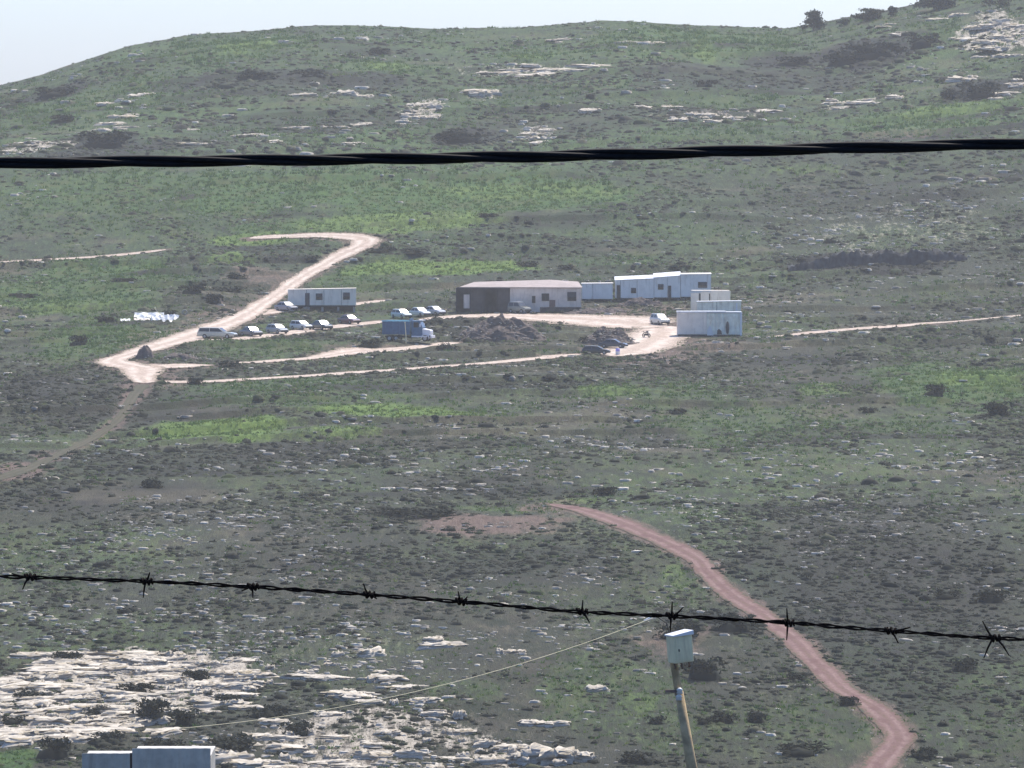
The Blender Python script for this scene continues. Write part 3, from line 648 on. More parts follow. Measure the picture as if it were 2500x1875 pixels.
def scatter_mesh(protos, pos, scl, rot, tint, jitter=0.0):
    """joins copies of the prototypes into one vertex/face/tint array"""
    VV, FF, TT = [], [], []; off = 0
    which = RNG.integers(0, len(protos), len(pos))
    for k, (pv, pf) in enumerate(protos):
        m = which == k; n = int(m.sum())
        if not n: continue
        c, s = np.cos(rot[m]), np.sin(rot[m]); q = pv[None] * scl[m][:, None, :]
        x = q[..., 0] * c[:, None] - q[..., 1] * s[:, None] + pos[m][:, 0:1]
        y = q[..., 0] * s[:, None] + q[..., 1] * c[:, None] + pos[m][:, 1:2]
        z = q[..., 2] + pos[m][:, 2:3]
        VV.append(np.stack([x, y, z], -1).reshape(-1, 3))
        FF.append((pf[None] + (np.arange(n) * len(pv))[:, None, None] + off).reshape(-1, 3))
        t = np.repeat(tint[m], len(pv)) + RNG.normal(0, jitter, n * len(pv)); TT.append(np.clip(t, 0, 1))
        off += n * len(pv)
    return np.concatenate(VV), np.concatenate(FF), np.concatenate(TT)

def wedge_points(y0, y1, per_m2, spread=0.088):
    area = spread * (y1 ** 2 - y0 ** 2); n = int(area * per_m2)
    y = np.sqrt(RNG.uniform(y0 ** 2, y1 ** 2, n)); x = RNG.uniform(-spread, spread, n) * y
    return x, y

sets = []
protoN = [dome(RNG, 6, 9) for _ in range(8)]; protoM = [dome(RNG, 5, 5, 0.45) for _ in range(8)]; protoF = [dome(RNG, 5, 2, 0.5) for _ in range(8)]
for y0, y1, dens, protos, r0, r1 in ((603, 820, 1.75, protoN, 0.13, 0.52), (820, 1060, 1.0, protoM, 0.17, 0.62), (1060, 1320, 0.72, protoM, 0.20, 0.70), (1320, 1730, 0.30, protoF, 0.28, 0.95)):
    x, y = wedge_points(y0, y1, dens)
    rf = road_field(x, y); mk = masks(x, y)
    keep = np.clip(0.48 + 0.95 * fbm(x / 8, y / 24, 71, 3) + 0.9 * bands(x, y) + 0.35 * fbm(x / 34, y / 16, 72, 2) - 0.6 * mk['grass'] - 0.9 * mk['lush'] - 0.5 * mk['soil'] + 0.7 * mk['dark'] - 0.2 * mk['rock'], 0.02, 1)
    ok = (RNG.random(len(x)) < keep) & (rf > RNG.uniform(0.72, 1.3, len(x)))
    x, y = x[ok], y[ok]; mk = {k: v[ok] for k, v in mk.items()}
    n = len(x); r = (r0 + (r1 - r0) * RNG.random(n) ** 2.6) * np.where(RNG.random(n) < 0.05, 1.7, 1.0)
    r *= (1 - 0.45 * mk['grass']) * (1 - 0.45 * sstep(1600, 1660, y))
    s = np.stack([r * RNG.uniform(0.9, 1.7, n), r * RNG.uniform(0.9, 1.5, n), r * RNG.uniform(0.55, 1.0, n)], 1)
    z = height(x, y) - 0.05
    t = np.clip(0.54 + 0.08 * (y0 > 1000) + 0.08 * (y0 > 1300) + 0.24 * RNG.normal(size=n) + 0.22 * fbm(x / 12, y / 20, 73, 2) + 0.30 * mk['grass'] - 0.35 * mk['dark'], 0.0, 1)
    sets.append(scatter_mesh(protos, np.stack([x, y, z], 1), s, RNG.uniform(0, 6.28, n), t, 0.07))
off = 0; VV = []; FF = []; TT = []
for v, f, t in sets:
    VV.append(v); FF.append(f + off); TT.append(t); off += len(v)
tag(link('scrub', mesh_np('scrub', np.concatenate(VV), np.concatenate(FF), M['scrub'], np.concatenate(TT))),
    'low grey green scrub covering the whole hillside', 'scrub', kind='stuff')

sets = []
protoS = [rock_proto(RNG) for _ in range(10)]
for y0, y1, dens, r0, r1 in ((603, 820, 1.7, 0.07, 0.38), (820, 1060, 0.85, 0.10, 0.46), (1060, 1320, 0.45, 0.12, 0.55), (1320, 1690, 0.12, 0.22, 0.9)):
    x, y = wedge_points(y0, y1, dens)
    rf = road_field(x, y); mk = masks(x, y)
    clump = sstep(-0.15, 0.35, fbm(x / 4, y / 9, 81, 3))
    line = terrace_line(x, y)
    keep = np.clip((0.11 + 0.8 * mk['rock']) * (0.10 + 1.0 * clump) + 0.55 * line * sstep(0.0, 0.3, fbm(x / 5, y / 30, 83, 2)) - 0.3 * mk['lush'] - 0.08 * mk['grass'] - 0.1 * mk['dark'], 0.0, 1)
    ok = (RNG.random(len(x)) < keep) & (rf > 1.1)
    x, y = x[ok], y[ok]; mk = {k: v[ok] for k, v in mk.items()}
    n = len(x); r = r0 + (r1 - r0) * RNG.random(n) ** 3.0
    s = np.stack([r * RNG.uniform(0.9, 2.4, n), r * RNG.uniform(0.7, 1.4, n), r * RNG.uniform(0.45, 1.1, n)], 1)
    z = height(x, y) + 0.10 * r
    t = np.clip(0.62 + 0.28 * RNG.normal(size=n), 0, 1)
    sets.append(scatter_mesh(protoS, np.stack([x, y, z], 1), s, RNG.normal(0, 0.35, n), t, 0.03))
off = 0; VV = []; FF = []; TT = []
for v, f, t in sets:
    VV.append(v); FF.append(f + off); TT.append(t); off += len(v)
tag(link('loose_stones', mesh_np('loose_stones', np.concatenate(VV), np.concatenate(FF), M['stone'], np.concatenate(TT))),
    'countless pale loose stones strewn over the slope', 'stones', kind='stuff')

def tuft(rng):
    v = []; f = []
    for i in range(6):
        a = rng.uniform(0, 6.28); L = rng.uniform(0.6, 1.0); b0 = np.array([rng.uniform(-.5, .5), rng.uniform(-.5, .5), 0]); d = np.array([math.cos(a), math.sin(a), 0])
        tip = b0 + np.array([rng.normal(0, .35), rng.normal(0, .35), L]); o = len(v)
        v += [tuple(b0 - d * .16), tuple(b0 + d * .16), tuple(tip)]; f.append((o, o + 1, o + 2))
    return np.array(v), np.array(f)
protoG = [tuft(RNG) for _ in range(8)]
sets = []
for y0, y1, dens, h0 in ((603, 820, 1.1, 0.30), (820, 1060, 0.8, 0.36), (1060, 1320, 0.7, 0.42), (1320, 1690, 0.35, 0.60)):
    x, y = wedge_points(y0, y1, dens)
    rf = road_field(x, y); mk = masks(x, y)
    keep = np.clip(0.10 + 0.9 * mk['grass'] + 0.9 * mk['lush'] - 0.5 * mk['dark'] + 0.5 * fbm(x / 5, y / 18, 85, 2), 0, 1)
    ok = (RNG.random(len(x)) < keep) & (rf > RNG.uniform(0.8, 1.2, len(x)))
    x, y = x[ok], y[ok]; n = len(x); h_ = h0 * RNG.uniform(0.6, 1.4, n)
    t = np.clip(0.40 + 0.35 * mk['lush'][ok] + 0.22 * RNG.normal(size=n) + 0.3 * fbm(x / 9, y / 20, 87, 2), 0, 1)
    sets.append(scatter_mesh(protoG, np.stack([x, y, height(x, y) - 0.03], 1), np.stack([h_ * 1.5, h_ * 1.5, h_], 1), RNG.uniform(0, 6.28, n), t, 0.05))
off = 0; VV = []; FF = []; TT = []
for v, f, t in sets:
    VV.append(v); FF.append(f + off); TT.append(t); off += len(v)
tag(link('grass', mesh_np('grass', np.concatenate(VV), np.concatenate(FF), M['grass_blades'], np.concatenate(TT))),
    'short green grass tufts growing over the meadows and between the scrub', 'grass', kind='stuff')

# ------------------------------------------------------------------ limestone ledges one can pick out
def ledge_mesh(rng):
    n = 18; ang = np.linspace(0, 2 * math.pi, n, endpoint=False)
    rad = 1 + 0.42 * np.array([rng.normal() for _ in range(n)]).clip(-1.4, 1.0)
    rad = 0.8 * rad + 0.1 * np.roll(rad, 1) + 0.1 * np.roll(rad, -1)
    v = []
    for z, q in ((-0.9, 1.05), (0.10, 1.0), (0.30, 0.94), (0.36, 0.99), (0.70, 0.93), (0.76, 0.84), (0.95, 0.80), (1.0, 0.55)):
        for j in range(n):
            w = q * rad[j] * (1 + rng.normal(0, 0.08))
            v.append((w * math.cos(ang[j]), w * math.sin(ang[j]), z * (1 + 0.22 * rng.normal() * (z > 0))))
    v.append((0, 0, 0.95)); f = []
    for i in range(7):
        for j in range(n):
            a, b = i * n + j, i * n + (j + 1) % n
            f += [(a, b, b + n), (a, b + n, a + n)]
    c = len(v) - 1
    f += [(7 * n + j, 7 * n + (j + 1) % n, c) for j in range(n)]
    return np.array(v), np.array(f)
LEDGES = []
for i in range(10):
    v, f = ledge_mesh(RNG)
    LEDGES.append(mesh_np('limestone_ledge', v, f, M['stone'], np.clip(0.75 + 0.22 * RNG.normal(size=len(v)), 0, 1)))
ln = [0]
def outcrop(label, x, y): return thing('rock_outcrop', label, 'rock outcrop', (x, y, hz(x, y)))
def ledge(t, x, y, w, d, h, sink=0.0):
    tx, ty, tz = t.location
    o = link('ledge', LEDGES[ln[0] % 10], t, (x - tx, y - ty, hz(x, y) + 0.02 - sink - tz), RNG.normal(0, 0.10) + RNG.choice([0, math.pi])); ln[0] += 1
    o.scale = (w / 2, d / 2, h)
    o.rotation_euler[0] = RNG.normal(0, 0.05); o.rotation_euler[1] = RNG.normal(0, 0.04)
    return o
oc = outcrop('broad stepped outcrop of cream limestone ledges at the lower left', -40, 655)
nplaced = 0
while nplaced < 290:
    x = RNG.uniform(-56, 6); y = 612 + 72 * RNG.random() ** 1.15
    m = masks(np.array([x]), np.array([y]))['rock'][0]
    if RNG.random() > m ** 1.6 or x / y < -0.082: continue
    g_ = float(sstep(-36, -8, np.array(x)))           # the beds thin out to the right
    if RNG.random() < .62 * g_: continue
    w = (1.0 + 6.0 * RNG.random() ** 2.0) * (1 - .45 * g_)
    ledge(oc, x, y, w, w * RNG.uniform(0.3, 0.7) + 0.5, RNG.uniform(0.15, 0.45))
    nplaced += 1
x, y, w, h = NEAR_LEDGES[0]
o = outcrop('broad rounded limestone slab at the bottom edge left of the leaning pole', x, y); ledge(o, x, y, w, 3.0, h * .7); ledge(o, x + 2.2, y + .6, w * .5, 1.6, h * .5); ledge(o, x - 2.6, y - .3, w * .5, 1.8, h * .55)
oc = outcrop('scattered pale limestone blocks in the scrub right of the big outcrop', -8, 640)
for x, y, w, h in NEAR_LEDGES[1:]: ledge(oc, x, y, w, w * 0.7, h * 0.6)
GR = {'right': ('rocky outcrop of pale ledges in the top right corner of the hill', 108, 1575), 'right_low': ('pale rock ledges above the cable at the right edge', 97, 1460),
      'left': ('pale stacked rock ledges at the left end of the far hill', -83, 1465), 'left_low': ('bright rock ledges just above the cable at the far left', -95, 1395),
      'crest': ('long thin white rock band below the middle of the crest', 2, 1560), 'mid': ('white rocky knoll of jumbled ledges left of the hill centre', -19, 1473),
      'midlow': ('rough pale rocks right above the cable at the hill centre', 5, 1423), 'mleft': ('three flat white slabs high on the left half of the far hill', -40, 1500),
      'mright': ('row of pale rock ledges on the right half of the far hill', 45, 1455), 'shoulder': ('bright white ledge streak on the green right shoulder', 72, 1480), 'low': ('scattered pale slabs above the cable left of the hill centre', -38, 1430)}
OC = {k: outcrop(*v) for k, v in GR.items()}
for x, y, w, h in FAR_LEDGES:
    k = min(GR, key=lambda q: ((GR[q][1] - x) / 12) ** 2 + ((GR[q][2] - y) / 25) ** 2)
    for q in range(3):
        ledge(OC[k], x + RNG.normal(0, .25 * w) * (q > 0), y + RNG.normal(0, 3.0) * (q > 0), w * (1, .55, .4)[q], w * RNG.uniform(0.4, 0.8) * (1, .6, .6)[q], h * 0.55 * (1, .8, .7)[q] * RNG.uniform(.6, 1.1), sink=0.05)

# ------------------------------------------------------------------ bushes and trees one can pick out
def bush_mesh(rng, leaves=420, tall=1.0, mat=None):
    v, f = dome(rng, 9, 0); v = v * 0.72
    lobes = [np.array([rng.uniform(-.55, .55), rng.uniform(-.55, .55), rng.uniform(0.15, 0.6)]) for _ in range(7)]
    V = [v]; F = [f]; off = len(v); T = [np.full(len(v), 0.05)]
    for _ in range(leaves):
        lo = lobes[rng.integers(0, len(lobes))]; d = rng.normal(size=3); d /= np.linalg.norm(d)
        if d[2] < -0.3: d[2] *= -1
        c = lo + d * rng.uniform(0.28, 0.52) * np.array([1, 1, tall])
        if c[2] < 0: c[2] = abs(c[2]) * 0.5
        d1 = rng.normal(size=3); d1[2] += 0.6; d1 /= np.linalg.norm(d1); d2 = np.cross(d1, rng.normal(size=3)); d2 /= np.linalg.norm(d2)
        L = rng.uniform(0.10, 0.24)
        V.append(np.array([c - d2 * L * .4, c + d2 * L * .4, c + d1 * L])); F.append(np.array([[off, off + 1, off + 2]])); off += 3
        T.append(np.full(3, np.clip(0.25 + 0.35 * c[2] * 0 + rng.normal(0, 0.14), 0, 1)))
    return mesh_np('shrub', np.concatenate(V), np.concatenate(F), mat or M['scrub'], np.concatenate(T))
BUSH = [bush_mesh(RNG) for _ in range(6)]
SH_LABEL = {
 0: 'grey bush standing in the grass left of the pale road bend', 1: 'dark pointed bush close to the left edge of the sloping pale road', 2: 'long low bush on the verge of the sloping pale road',
 3: 'dark ragged bush alone in the grass above the road hairpin', 4: 'dark low bush just left of the white scrap sheets', 5: 'flat dark bush below the upper pale road bend',
 6: 'thin dark strip of scrub in the meadow at the far left', 7: 'thin dark strip of scrub in the middle of the left meadow', 8: 'small dark bush right behind the white scrap sheets',
 9: 'dark bush in the green meadow at the right', 10: 'dark green bush right of the cabinet on the leaning pole', 11: 'purple brown bush left behind the pole cabinet', 12: 'dark bush beside the red track below the barbed wire',
 13: 'dark green bush under the barbed wire near the right edge', 14: 'small dark green bush left of the bush at the right edge', 15: 'largest dark bush standing above the rock ledges at the lower left',
 30: 'left dark bush of the pair right of the leaning pole', 31: 'right dark bush of the pair right of the leaning pole', 32: 'small dark bush touching the leaning pole on its right', 33: 'flat bush halfway between the leaning pole and the red track',
 34: 'small dark bush left of the leaning pole', 35: 'round dark bush on the bare lower left slope', 36: 'dark bush below the short spur of the pale road', 37: 'small bush on the lowest terrace path near the road junction',
 16: 'dark bush touching the right side of the largest lower left bush', 17: 'flat dark bush on the ledges near the left edge', 18: 'flat dark bush among the upper ledges above the metal shed', 19: 'dark bush at the upper edge of the ledges right of the shed',
 20: 'wide dark bush just right of the metal shed', 21: 'brown round bush left of the metal shed', 22: 'small dark bush directly above the metal shed', 23: 'dark bush on the ledges well right of the metal shed', 24: 'dark bush directly behind the right half of the metal shed',
 25: 'dark bush at the top left end of the ledges', 26: 'small dark bush at the left edge above the green corner', 27: 'small flat bush among the ledges above the right end of the shed', 28: 'dark bush at the right end of the big outcrop', 29: 'small flat bush on the ledges straight above the left half of the shed',
 38: 'low dark bush on the terrace straight above the hall roof', 39: 'low dark bush above the right end of the hall', 40: 'small dark bush right of the sloping pale road', 41: 'long dark bush right below the upper road bend', 42: 'low dark bush between the road bend and the hall',
 43: 'small dark bush in the wide green meadow under the cable', 44: 'dark rounded bush high at the left end of the far hill', 45: 'smaller bush left of the stacked ledges on the far hill', 46: 'big dark bush just above the cable at the left', 47: 'dark bush just above the cable at the hill centre',
 48: 'largest purple dark thicket on the right shoulder', 49: 'dark bush left of the largest thicket on the right shoulder', 50: 'dark bush at the upper right of the large thicket', 51: 'flat purple bush left of the shoulder thicket', 52: 'dark bush under the rocks near the right edge of the hill',
 53: 'smaller dark bush left of the bush under the right edge rocks', 54: 'small dark bush on the green slope right of the hill centre', 55: 'dark streak of scrub high on the left half of the hill', 56: 'dark scrub streak right of the high left streak', 57: 'small dark bush just below the crest left of the centre',
 58: 'dark bush at the lower edge of the right meadow', 59: 'small bush on the slope straight below the white container', 60: 'small dark bush on the slope left of the right meadow', 61: 'dark bush beside the upper end of the red track', 62: 'wide purple scrub left of the red track end',
 63: 'dark scrub left of the wide purple scrub', 64: 'dark bush on the bare patch below the blue truck', 65: 'dark bush below the left part of the large rubble heap', 66: 'dark bush between the two rubble heaps', 67: 'dark bush inside the lower bend of the red track',
 68: 'wide flat bush left of the red track at the bottom edge', 69: 'flat bush at the bottom edge left of the pole foot', 70: 'dark bush right of the red track below the barbed wire', 71: 'dark bush right of the red track at the bottom edge',
 }
ROT = 0
for i, (x, y, w, h) in enumerate(SHRUBS):
    o = link('shrub', BUSH[i % 6], None, (x, y, hz(x, y) - 0.06), RNG.uniform(0, 6.28))
    o.scale = (w * 0.52, min(w * 0.5, 3.0), h * 0.85)
    o.rotation_euler[2] = RNG.choice([0, math.pi]) + RNG.normal(0, 0.15)
    lb, g = SH_LABEL[i], 'bushes one can pick out on the slopes'
    tag(o, lb, 'bush', g)

def tree(name, label, x, y, w, h, leaves, conical, group=None):
    t = thing(name, label, 'tree', (x, y, hz(x, y) - 0.1), 0, group)
    tr = MB().tube([(0, 0, -0.3), (0.05 * w, 0, h * .25), (0.0, 0, h * .6), (0.02 * w, 0, h * .92)], [0.05 * h, 0.04 * h, 0.025 * h, 0.008 * h], 7)
    for k in range(9):
        a = RNG.uniform(0, 6.28); z0 = h * RNG.uniform(0.15, 0.75); L = w * 0.5 * (1 - z0 / h * conical) * RNG.uniform(0.6, 1)
        tr.tube([(0, 0, z0), (L * .5 * math.cos(a), L * .5 * math.sin(a), z0 + 0.06 * h), (L * math.cos(a), L * math.sin(a), z0 + 0.16 * h)], [0.016 * h, 0.011 * h, 0.004 * h], 5)
    tr.build('trunk', M['bark'], t)
    V = []; F = []; T = []; off = 0
    cl = []
    for k in range(26):
        zz = RNG.uniform(0.16, 1.0); rr = 0.5 * w * (1 - conical * zz) * RNG.uniform(0.3, 1.0); a = RNG.uniform(0, 6.28)
        cl.append((rr * math.cos(a), rr * math.sin(a), zz * h * 0.95, RNG.uniform(0, 1)))
    for _ in range(leaves):
        cx, cy, cz, tn = cl[RNG.integers(0, len(cl))]
        c = np.array([cx, cy, cz]) + RNG.normal(size=3) * np.array([0.085 * w, 0.085 * w, 0.045 * h])
        c[2] = max(c[2], 0.05)
        d1 = RNG.normal(size=3); d1 /= np.linalg.norm(d1); d2 = np.cross(d1, RNG.normal(size=3)); d2 /= np.linalg.norm(d2)
        L = RNG.uniform(0.07, 0.13) * h * (1.0 if conical > .5 else 1.7)
        V.append(np.array([c - d2 * L * .45, c + d2 * L * .45, c + d1 * L])); F.append([off, off + 1, off + 2]); off += 3; T += [np.clip(tn + RNG.normal(0, .1), 0, 1)] * 3
    link('crown', mesh_np('crown', np.concatenate(V), np.array(F), M['tree'], T), t)
    return t
lab = ['lone pointed tree on the skyline near the right', 'wide flat topped tree clump on the right skyline', 'small bush like tree between the lone tree and the clump on the skyline',
       'thin small tree right of the wide skyline clump', 'broad dark tree rising at the top edge of the right skyline', 'dark tree near the top right corner of the hill']
for i, (x, y, w, h) in enumerate(SKY):
    tree('skyline_tree', lab[i], x, y, w, h * (1.1 if i == 0 else 1.0), 1500 if i in (0, 1, 4) else 700, 0.75 if i == 0 else 0.25)

# ------------------------------------------------------------------ buildings
def panelled(t, w, d, z0, h0, h1, mats, cuts, th=0.10):
    """walls of a cabin: front made of single panels between the cuts; h0, h1 are the heights at its left and right end"""
    def hh(x): return h0 + (h1 - h0) * (x + w / 2) / w
    xs = [-w / 2] + list(cuts) + [w / 2]
    for i, (a, b) in enumerate(zip(xs[:-1], xs[1:])):
        g = 0.03
        a2, b2 = (a if i == 0 else a + g), (b if i == len(xs) - 2 else b - g)
        y0, y1 = -d / 2, -d / 2 + th
        MB().add([(a2, y0, z0), (b2, y0, z0), (b2, y1, z0), (a2, y1, z0), (a2, y0, z0 + hh(a2)), (b2, y0, z0 + hh(b2)), (b2, y1, z0 + hh(b2)), (a2, y1, z0 + hh(a2))],
                 [(0, 3, 2, 1), (4, 5, 6, 7), (0, 1, 5, 4), (1, 2, 6, 5), (2, 3, 7, 6), (3, 0, 4, 7)]).build('wall_panel', mats[i % len(mats)], t)
    # inner liner so the joints read dark, then the other three walls
    box('wall_core', M['frame_dark'], t, -w / 2 + 0.05, w / 2 - 0.05, -d / 2 + th + .003, -d / 2 + th + 0.05, z0, z0 + min(h0, h1) - 0.02)
    for s, hx in ((-1, h0), (1, h1)):
        x0, x1 = (-w / 2, -w / 2 + th) if s < 0 else (w / 2 - th, w / 2)
        box('wall', mats[0], t, x0, x1, -d / 2 + th + 0.002, d / 2 - th - .002, z0, z0 + hx - 0.003)
    box('wall', mats[0], t, -w / 2, w / 2, d / 2 - th, d / 2, z0, z0 + min(h0, h1) - 0.006)

def opening(t, kind, x, z, w, h, yf):
    """a door or window on the front face yf"""
    if kind == 'door' or kind == 'door_brown':
        o = box('door', M['door_dark'] if kind == 'door' else M['door_brown'], t, x - w / 2, x + w / 2, yf - 0.05, yf - 0.004, z, z + h, 0.01)
        box('handle', M['rim'], o, x + w * .32, x + w * .40, yf - 0.11, yf - 0.052, z + h * .45, z + h * .5)
    else:
        o = MB()
        for a, b, c, e in ((x - w / 2 - .07, x + w / 2 + .07, z - .07, z), (x - w / 2 - .07, x + w / 2 + .07, z + h, z + h + .07), (x - w / 2 - .07, x - w / 2, z, z + h), (x + w / 2, x + w / 2 + .07, z, z + h), (x - .03, x + .03, z, z + h)):
            o.box(a, b, yf - 0.07, yf - 0.005, c, e)
        f = o.build('window', M['frame_dark'], t)
        box('pane', M['glass'], f, x - w / 2, x + w / 2, yf - 0.035, yf - 0.012, z, z + h)
        if kind == 'shutter':
            MB().add([(x - w / 2, yf - .06, z + h), (x + w / 2, yf - .06, z + h), (x + w / 2, yf - .45, z + h * .45), (x - w / 2, yf - .45, z + h * .45)], [(0, 1, 2, 3)]).build('shutter', M['frame_dark'], f)

def slab_roof(t, w, d, z0, h0, h1, mat, over=0.15, th=0.12, back=0.0):
    a, b = -w / 2 - over, w / 2 + over; c, e = -d / 2 - over, d / 2 + over
    v = [(a, c, z0 + h0), (b, c, z0 + h1), (b, e, z0 + h1 + back), (a, e, z0 + h0 + back)]
    v = v + [(p[0], p[1], p[2] + th) for p in v]
    return MB().add(v, [(0, 3, 2, 1), (4, 5, 6, 7), (0, 1, 5, 4), (1, 2, 6, 5), (2, 3, 7, 6), (3, 0, 4, 7)]).build('roof', mat, t)

def cabin(name, label, cat, xl, xr, yf, zg, d, base, h0, h1, mats, cuts, openings, roofmat, rz=0.0, over=0.12, back=0.0, group=None, stilts=True):
    w = xr - xl
    t = thing(name, label, cat, ((xl + xr) / 2, yf + d / 2, zg), rz, group)
    panelled(t, w, d, base, h0, h1, mats, [c - w / 2 for c in cuts], 0.10)
    for k, x, z, ww, hh in openings: opening(t, k, x - w / 2, base + z, ww, hh, -d / 2)
    slab_roof(t, w, d, base + 0.004, h0, h1, roofmat, over, 0.10, back)
    if base > 0.3:
        box('floor_beam', M['chassis'], t, -w / 2 + .1, w / 2 - .1, -d / 2 + .12, d / 2 - .12, base - 0.25, base - 0.004)
        box('shade_panel', M['chassis'], t, -w / 2 + .15, w / 2 - .15, d / 2 - .11, d / 2 - .05, -0.6, base - 0.26)  # added dark panel that keeps light from passing under the cabin
        if stilts:
            n = max(2, int(w / 2.2))
            for i in range(n):
                for yy in (-d / 2 + .25, d / 2 - .45):
                    x = -w / 2 + .3 + (w - .8) * i / (n - 1)
                    box('support_block', M['concrete'], t, x, x + .35, yy, yy + .3, -0.6, base - 0.254)
    else:
        box('foundation', M['concrete'], t, -w / 2 - .05, w / 2 + .05, -d / 2 - .05, d / 2 + .05, -0.8, base - 0.004)
    return t

def sp(k): return SPOT[k]
S = sp
# the lone caravan beside the road
xl, y, z = S('caravan_l'); xr = S('caravan_r')[0]; y = S('caravan')[1] + 1.0; zz = hz((xl + xr) / 2, y)
c = cabin('caravan', 'long pale grey caravan on blocks standing alone beside the pale road', 'caravan', xl, xr, y, zz, 3.0, 1.05, 2.55, 2.75, [M['wall_grey']], [3.1, 6.0, 8.9],
      [('door', 3.25, 0.0, 0.75, 2.05), ('shutter', 5.2, 0.95, 0.95, 0.95), ('shutter', 9.75, 1.0, 0.95, 1.05)], M['wall_grey'], 0.02, 0.05)
for i in range(4): box('step', M['concrete'], c, -2.55 - 0.5, -2.55 + .5, -1.5 - 0.32 * (i + 1), -1.5 - 0.32 * i, -0.4, 1.0 - 0.24 * (i + 1))

# the dark hall with its long cement wing
xl, y, z = S('hall_l'); xm = S('hall_m')[0]; xr = S('hall_r')[0]; y = 1161.0; zz = hz(xm, y) - 0.1
t = thing('hall', 'low hall with faded pink roof, dark open left bay and grey wall', 'building', (0, 0, 0))
t.location = ((xl + xr) / 2, y + 4.5, zz); ox = (xl + xr) / 2; w = xr - xl; A, B_, C_ = xl - ox, xm - ox, xr - ox
H = 4.25
box('foundation', M['concrete'], t, A - .1, C_ + .1, -4.6, 4.6, -1.0, -0.002)
for x in (A, A + 2.3, A + 4.6, A + 6.9, B_ - .2): box('post', M['frame_dark'], t, x, x + .16, -4.5, -4.34, 0, H - .05)
box('back_wall', M['shade_dark_tarp'], t, A, B_ - .003, -1.2, -1.05, 0, H - .02)  # bay walls coloured dark to deepen the interior shade
box('side_wall', M['shade_dark_tarp'], t, A, A + .1, -4.3, -1.21, 0, H - .02)
MB().add([(A + 2.5, -4.42, .1), (A + 4.4, -4.46, .05), (A + 4.5, -4.44, H * .92), (A + 2.45, -4.4, H * .9), ], [(0, 1, 2, 3)]).build('tarpaulin', M['shade_dark_tarp'], t)
MB().add([(A + 7.0, -4.42, .1), (A + 8.9, -4.46, .05), (A + 9.0, -4.44, H * .97), (A + 7.05, -4.4, H * .94), ], [(0, 1, 2, 3)]).build('tarpaulin', M['shade_dark_tarp'], t)
box('light_panel', M['wall_cement'], t, A + 1.3, A + 2.35, -4.42, -4.36, 0.8, 3.1)
WH = 3.55; z1 = 0.62
cuts = [B_ + 4.0, B_ + 8.0]
for a, b in zip([B_ + .003] + cuts, cuts + [C_]): box('wall_panel', M['wall_cement'], t, a + .012, b - .012, -4.5, -4.35, 0, WH + z1)
box('wall', M['wall_cement'], t, C_ - .16, C_ - 0.002, -4.34, 4.4, 0, WH + z1 - .01)
for k, x, zz_, ww, hh in (('window', 3.95, 1.75, 0.45, 1.05), ('window', 5.9, 2.1, 1.1, 1.1), ('door_brown', 7.05, 0.0, 1.0, 2.2), ('shutter', 10.3, 2.1, 1.35, 1.35)):
    opening(t, k, B_ + x, zz_, ww, hh, -4.5)
box('skirting', M['rubble'], t, B_ + 5.0, C_ - .05, -4.56, -4.51, 0, 1.0)
v = [(A + .6, -4.8, H), (C_ + .2, -4.8, WH + z1 + .004), (C_ - .4, 4.5, WH + z1 + 0.75), (A + 3.0, 4.5, H + 0.62), (B_ + 6.8, 2.2, H + 1.05)]
top = [(p[0], p[1], p[2] + .12) for p in v]
MB().add(v + top, [(0, 1, 6, 5), (1, 2, 7, 6), (2, 3, 8, 7), (3, 0, 5, 8), (5, 6, 9), (6, 7, 9), (7, 8, 9), (8, 5, 9), (1, 0, 4), (2, 1, 4), (3, 2, 4), (0, 3, 4)]).build('roof', M['roof_pink'], t)
box('eave_board', M['frame_dark'], t, A + .7, B_ - .01, -4.78, -4.6, H - .28, H - .01)

# the row of pale blue huts
def hut(i, kl, kr, h0, h1, cuts, ops, label, base=0.55, roof='roof_white', d=4.0, dy=0.0, back=0.0):
    a = S(kl)[0] if isinstance(kl, str) else kl; b = S(kr)[0] if isinstance(kr, str) else kr
    yy = 1181.0 + dy; zz = hz((a + b) / 2, yy)
    return cabin('hut', label, 'hut', a + .02, b - .05, yy, zz, d, base, h0, h1, [M['wall_blue']], cuts, ops, M[roof], 0.0, 0.1, back, 'row of pale blue huts')
hut(0, 'hut1_l', 'hut1_r', 2.55, 2.6, [1.85], [], 'short low blue grey hut next to the hall, windowless', 0.5, 'wall_blue', dy=-0.6)
hut(1, 'hut2_l', 'hut2_r', 2.95, 3.25, [0.9, 3.7], [('door', 0.55, 0, 0.6, 2.2), ('shutter', 3.1, 0.9, 0.7, 0.75)], 'pale blue hut with a white sloping roof and a dark gap at its left', back=0.5)
hut(2, 'hut2_r', 'hut3_r', 3.3, 3.65, [2.2], [('shutter', 1.1, 1.4, 0.8, 0.8), ('door', 2.6, 0, 0.55, 2.0)], 'tall pale blue hut in the middle of the row with a narrow dark door', back=0.6)
hut(3, 'hut3_r', 'hut4_r', 3.75, 3.8, [], [('shutter', 3.7, 1.6, 1.4, 0.85)], 'tallest pale blue hut at the right end of the row', roof='wall_blue', back=0.1)
x, y, z = S('acbox')
t = thing('cabinet', 'small white box standing right behind the grey sheds', 'box', (x + .6, 1158, hz(x, 1158)))
box('body', M['white_plastic'], t, -.55, .5, -.4, .4, 2.35, 3.35, 0.03); box('grille', M['chassis'], t, -.15, .15, -.43, -.402, 2.65, 2.95); box('stand', M['rim'], t, -.45, .45, -.35, .35, 0, 2.346)
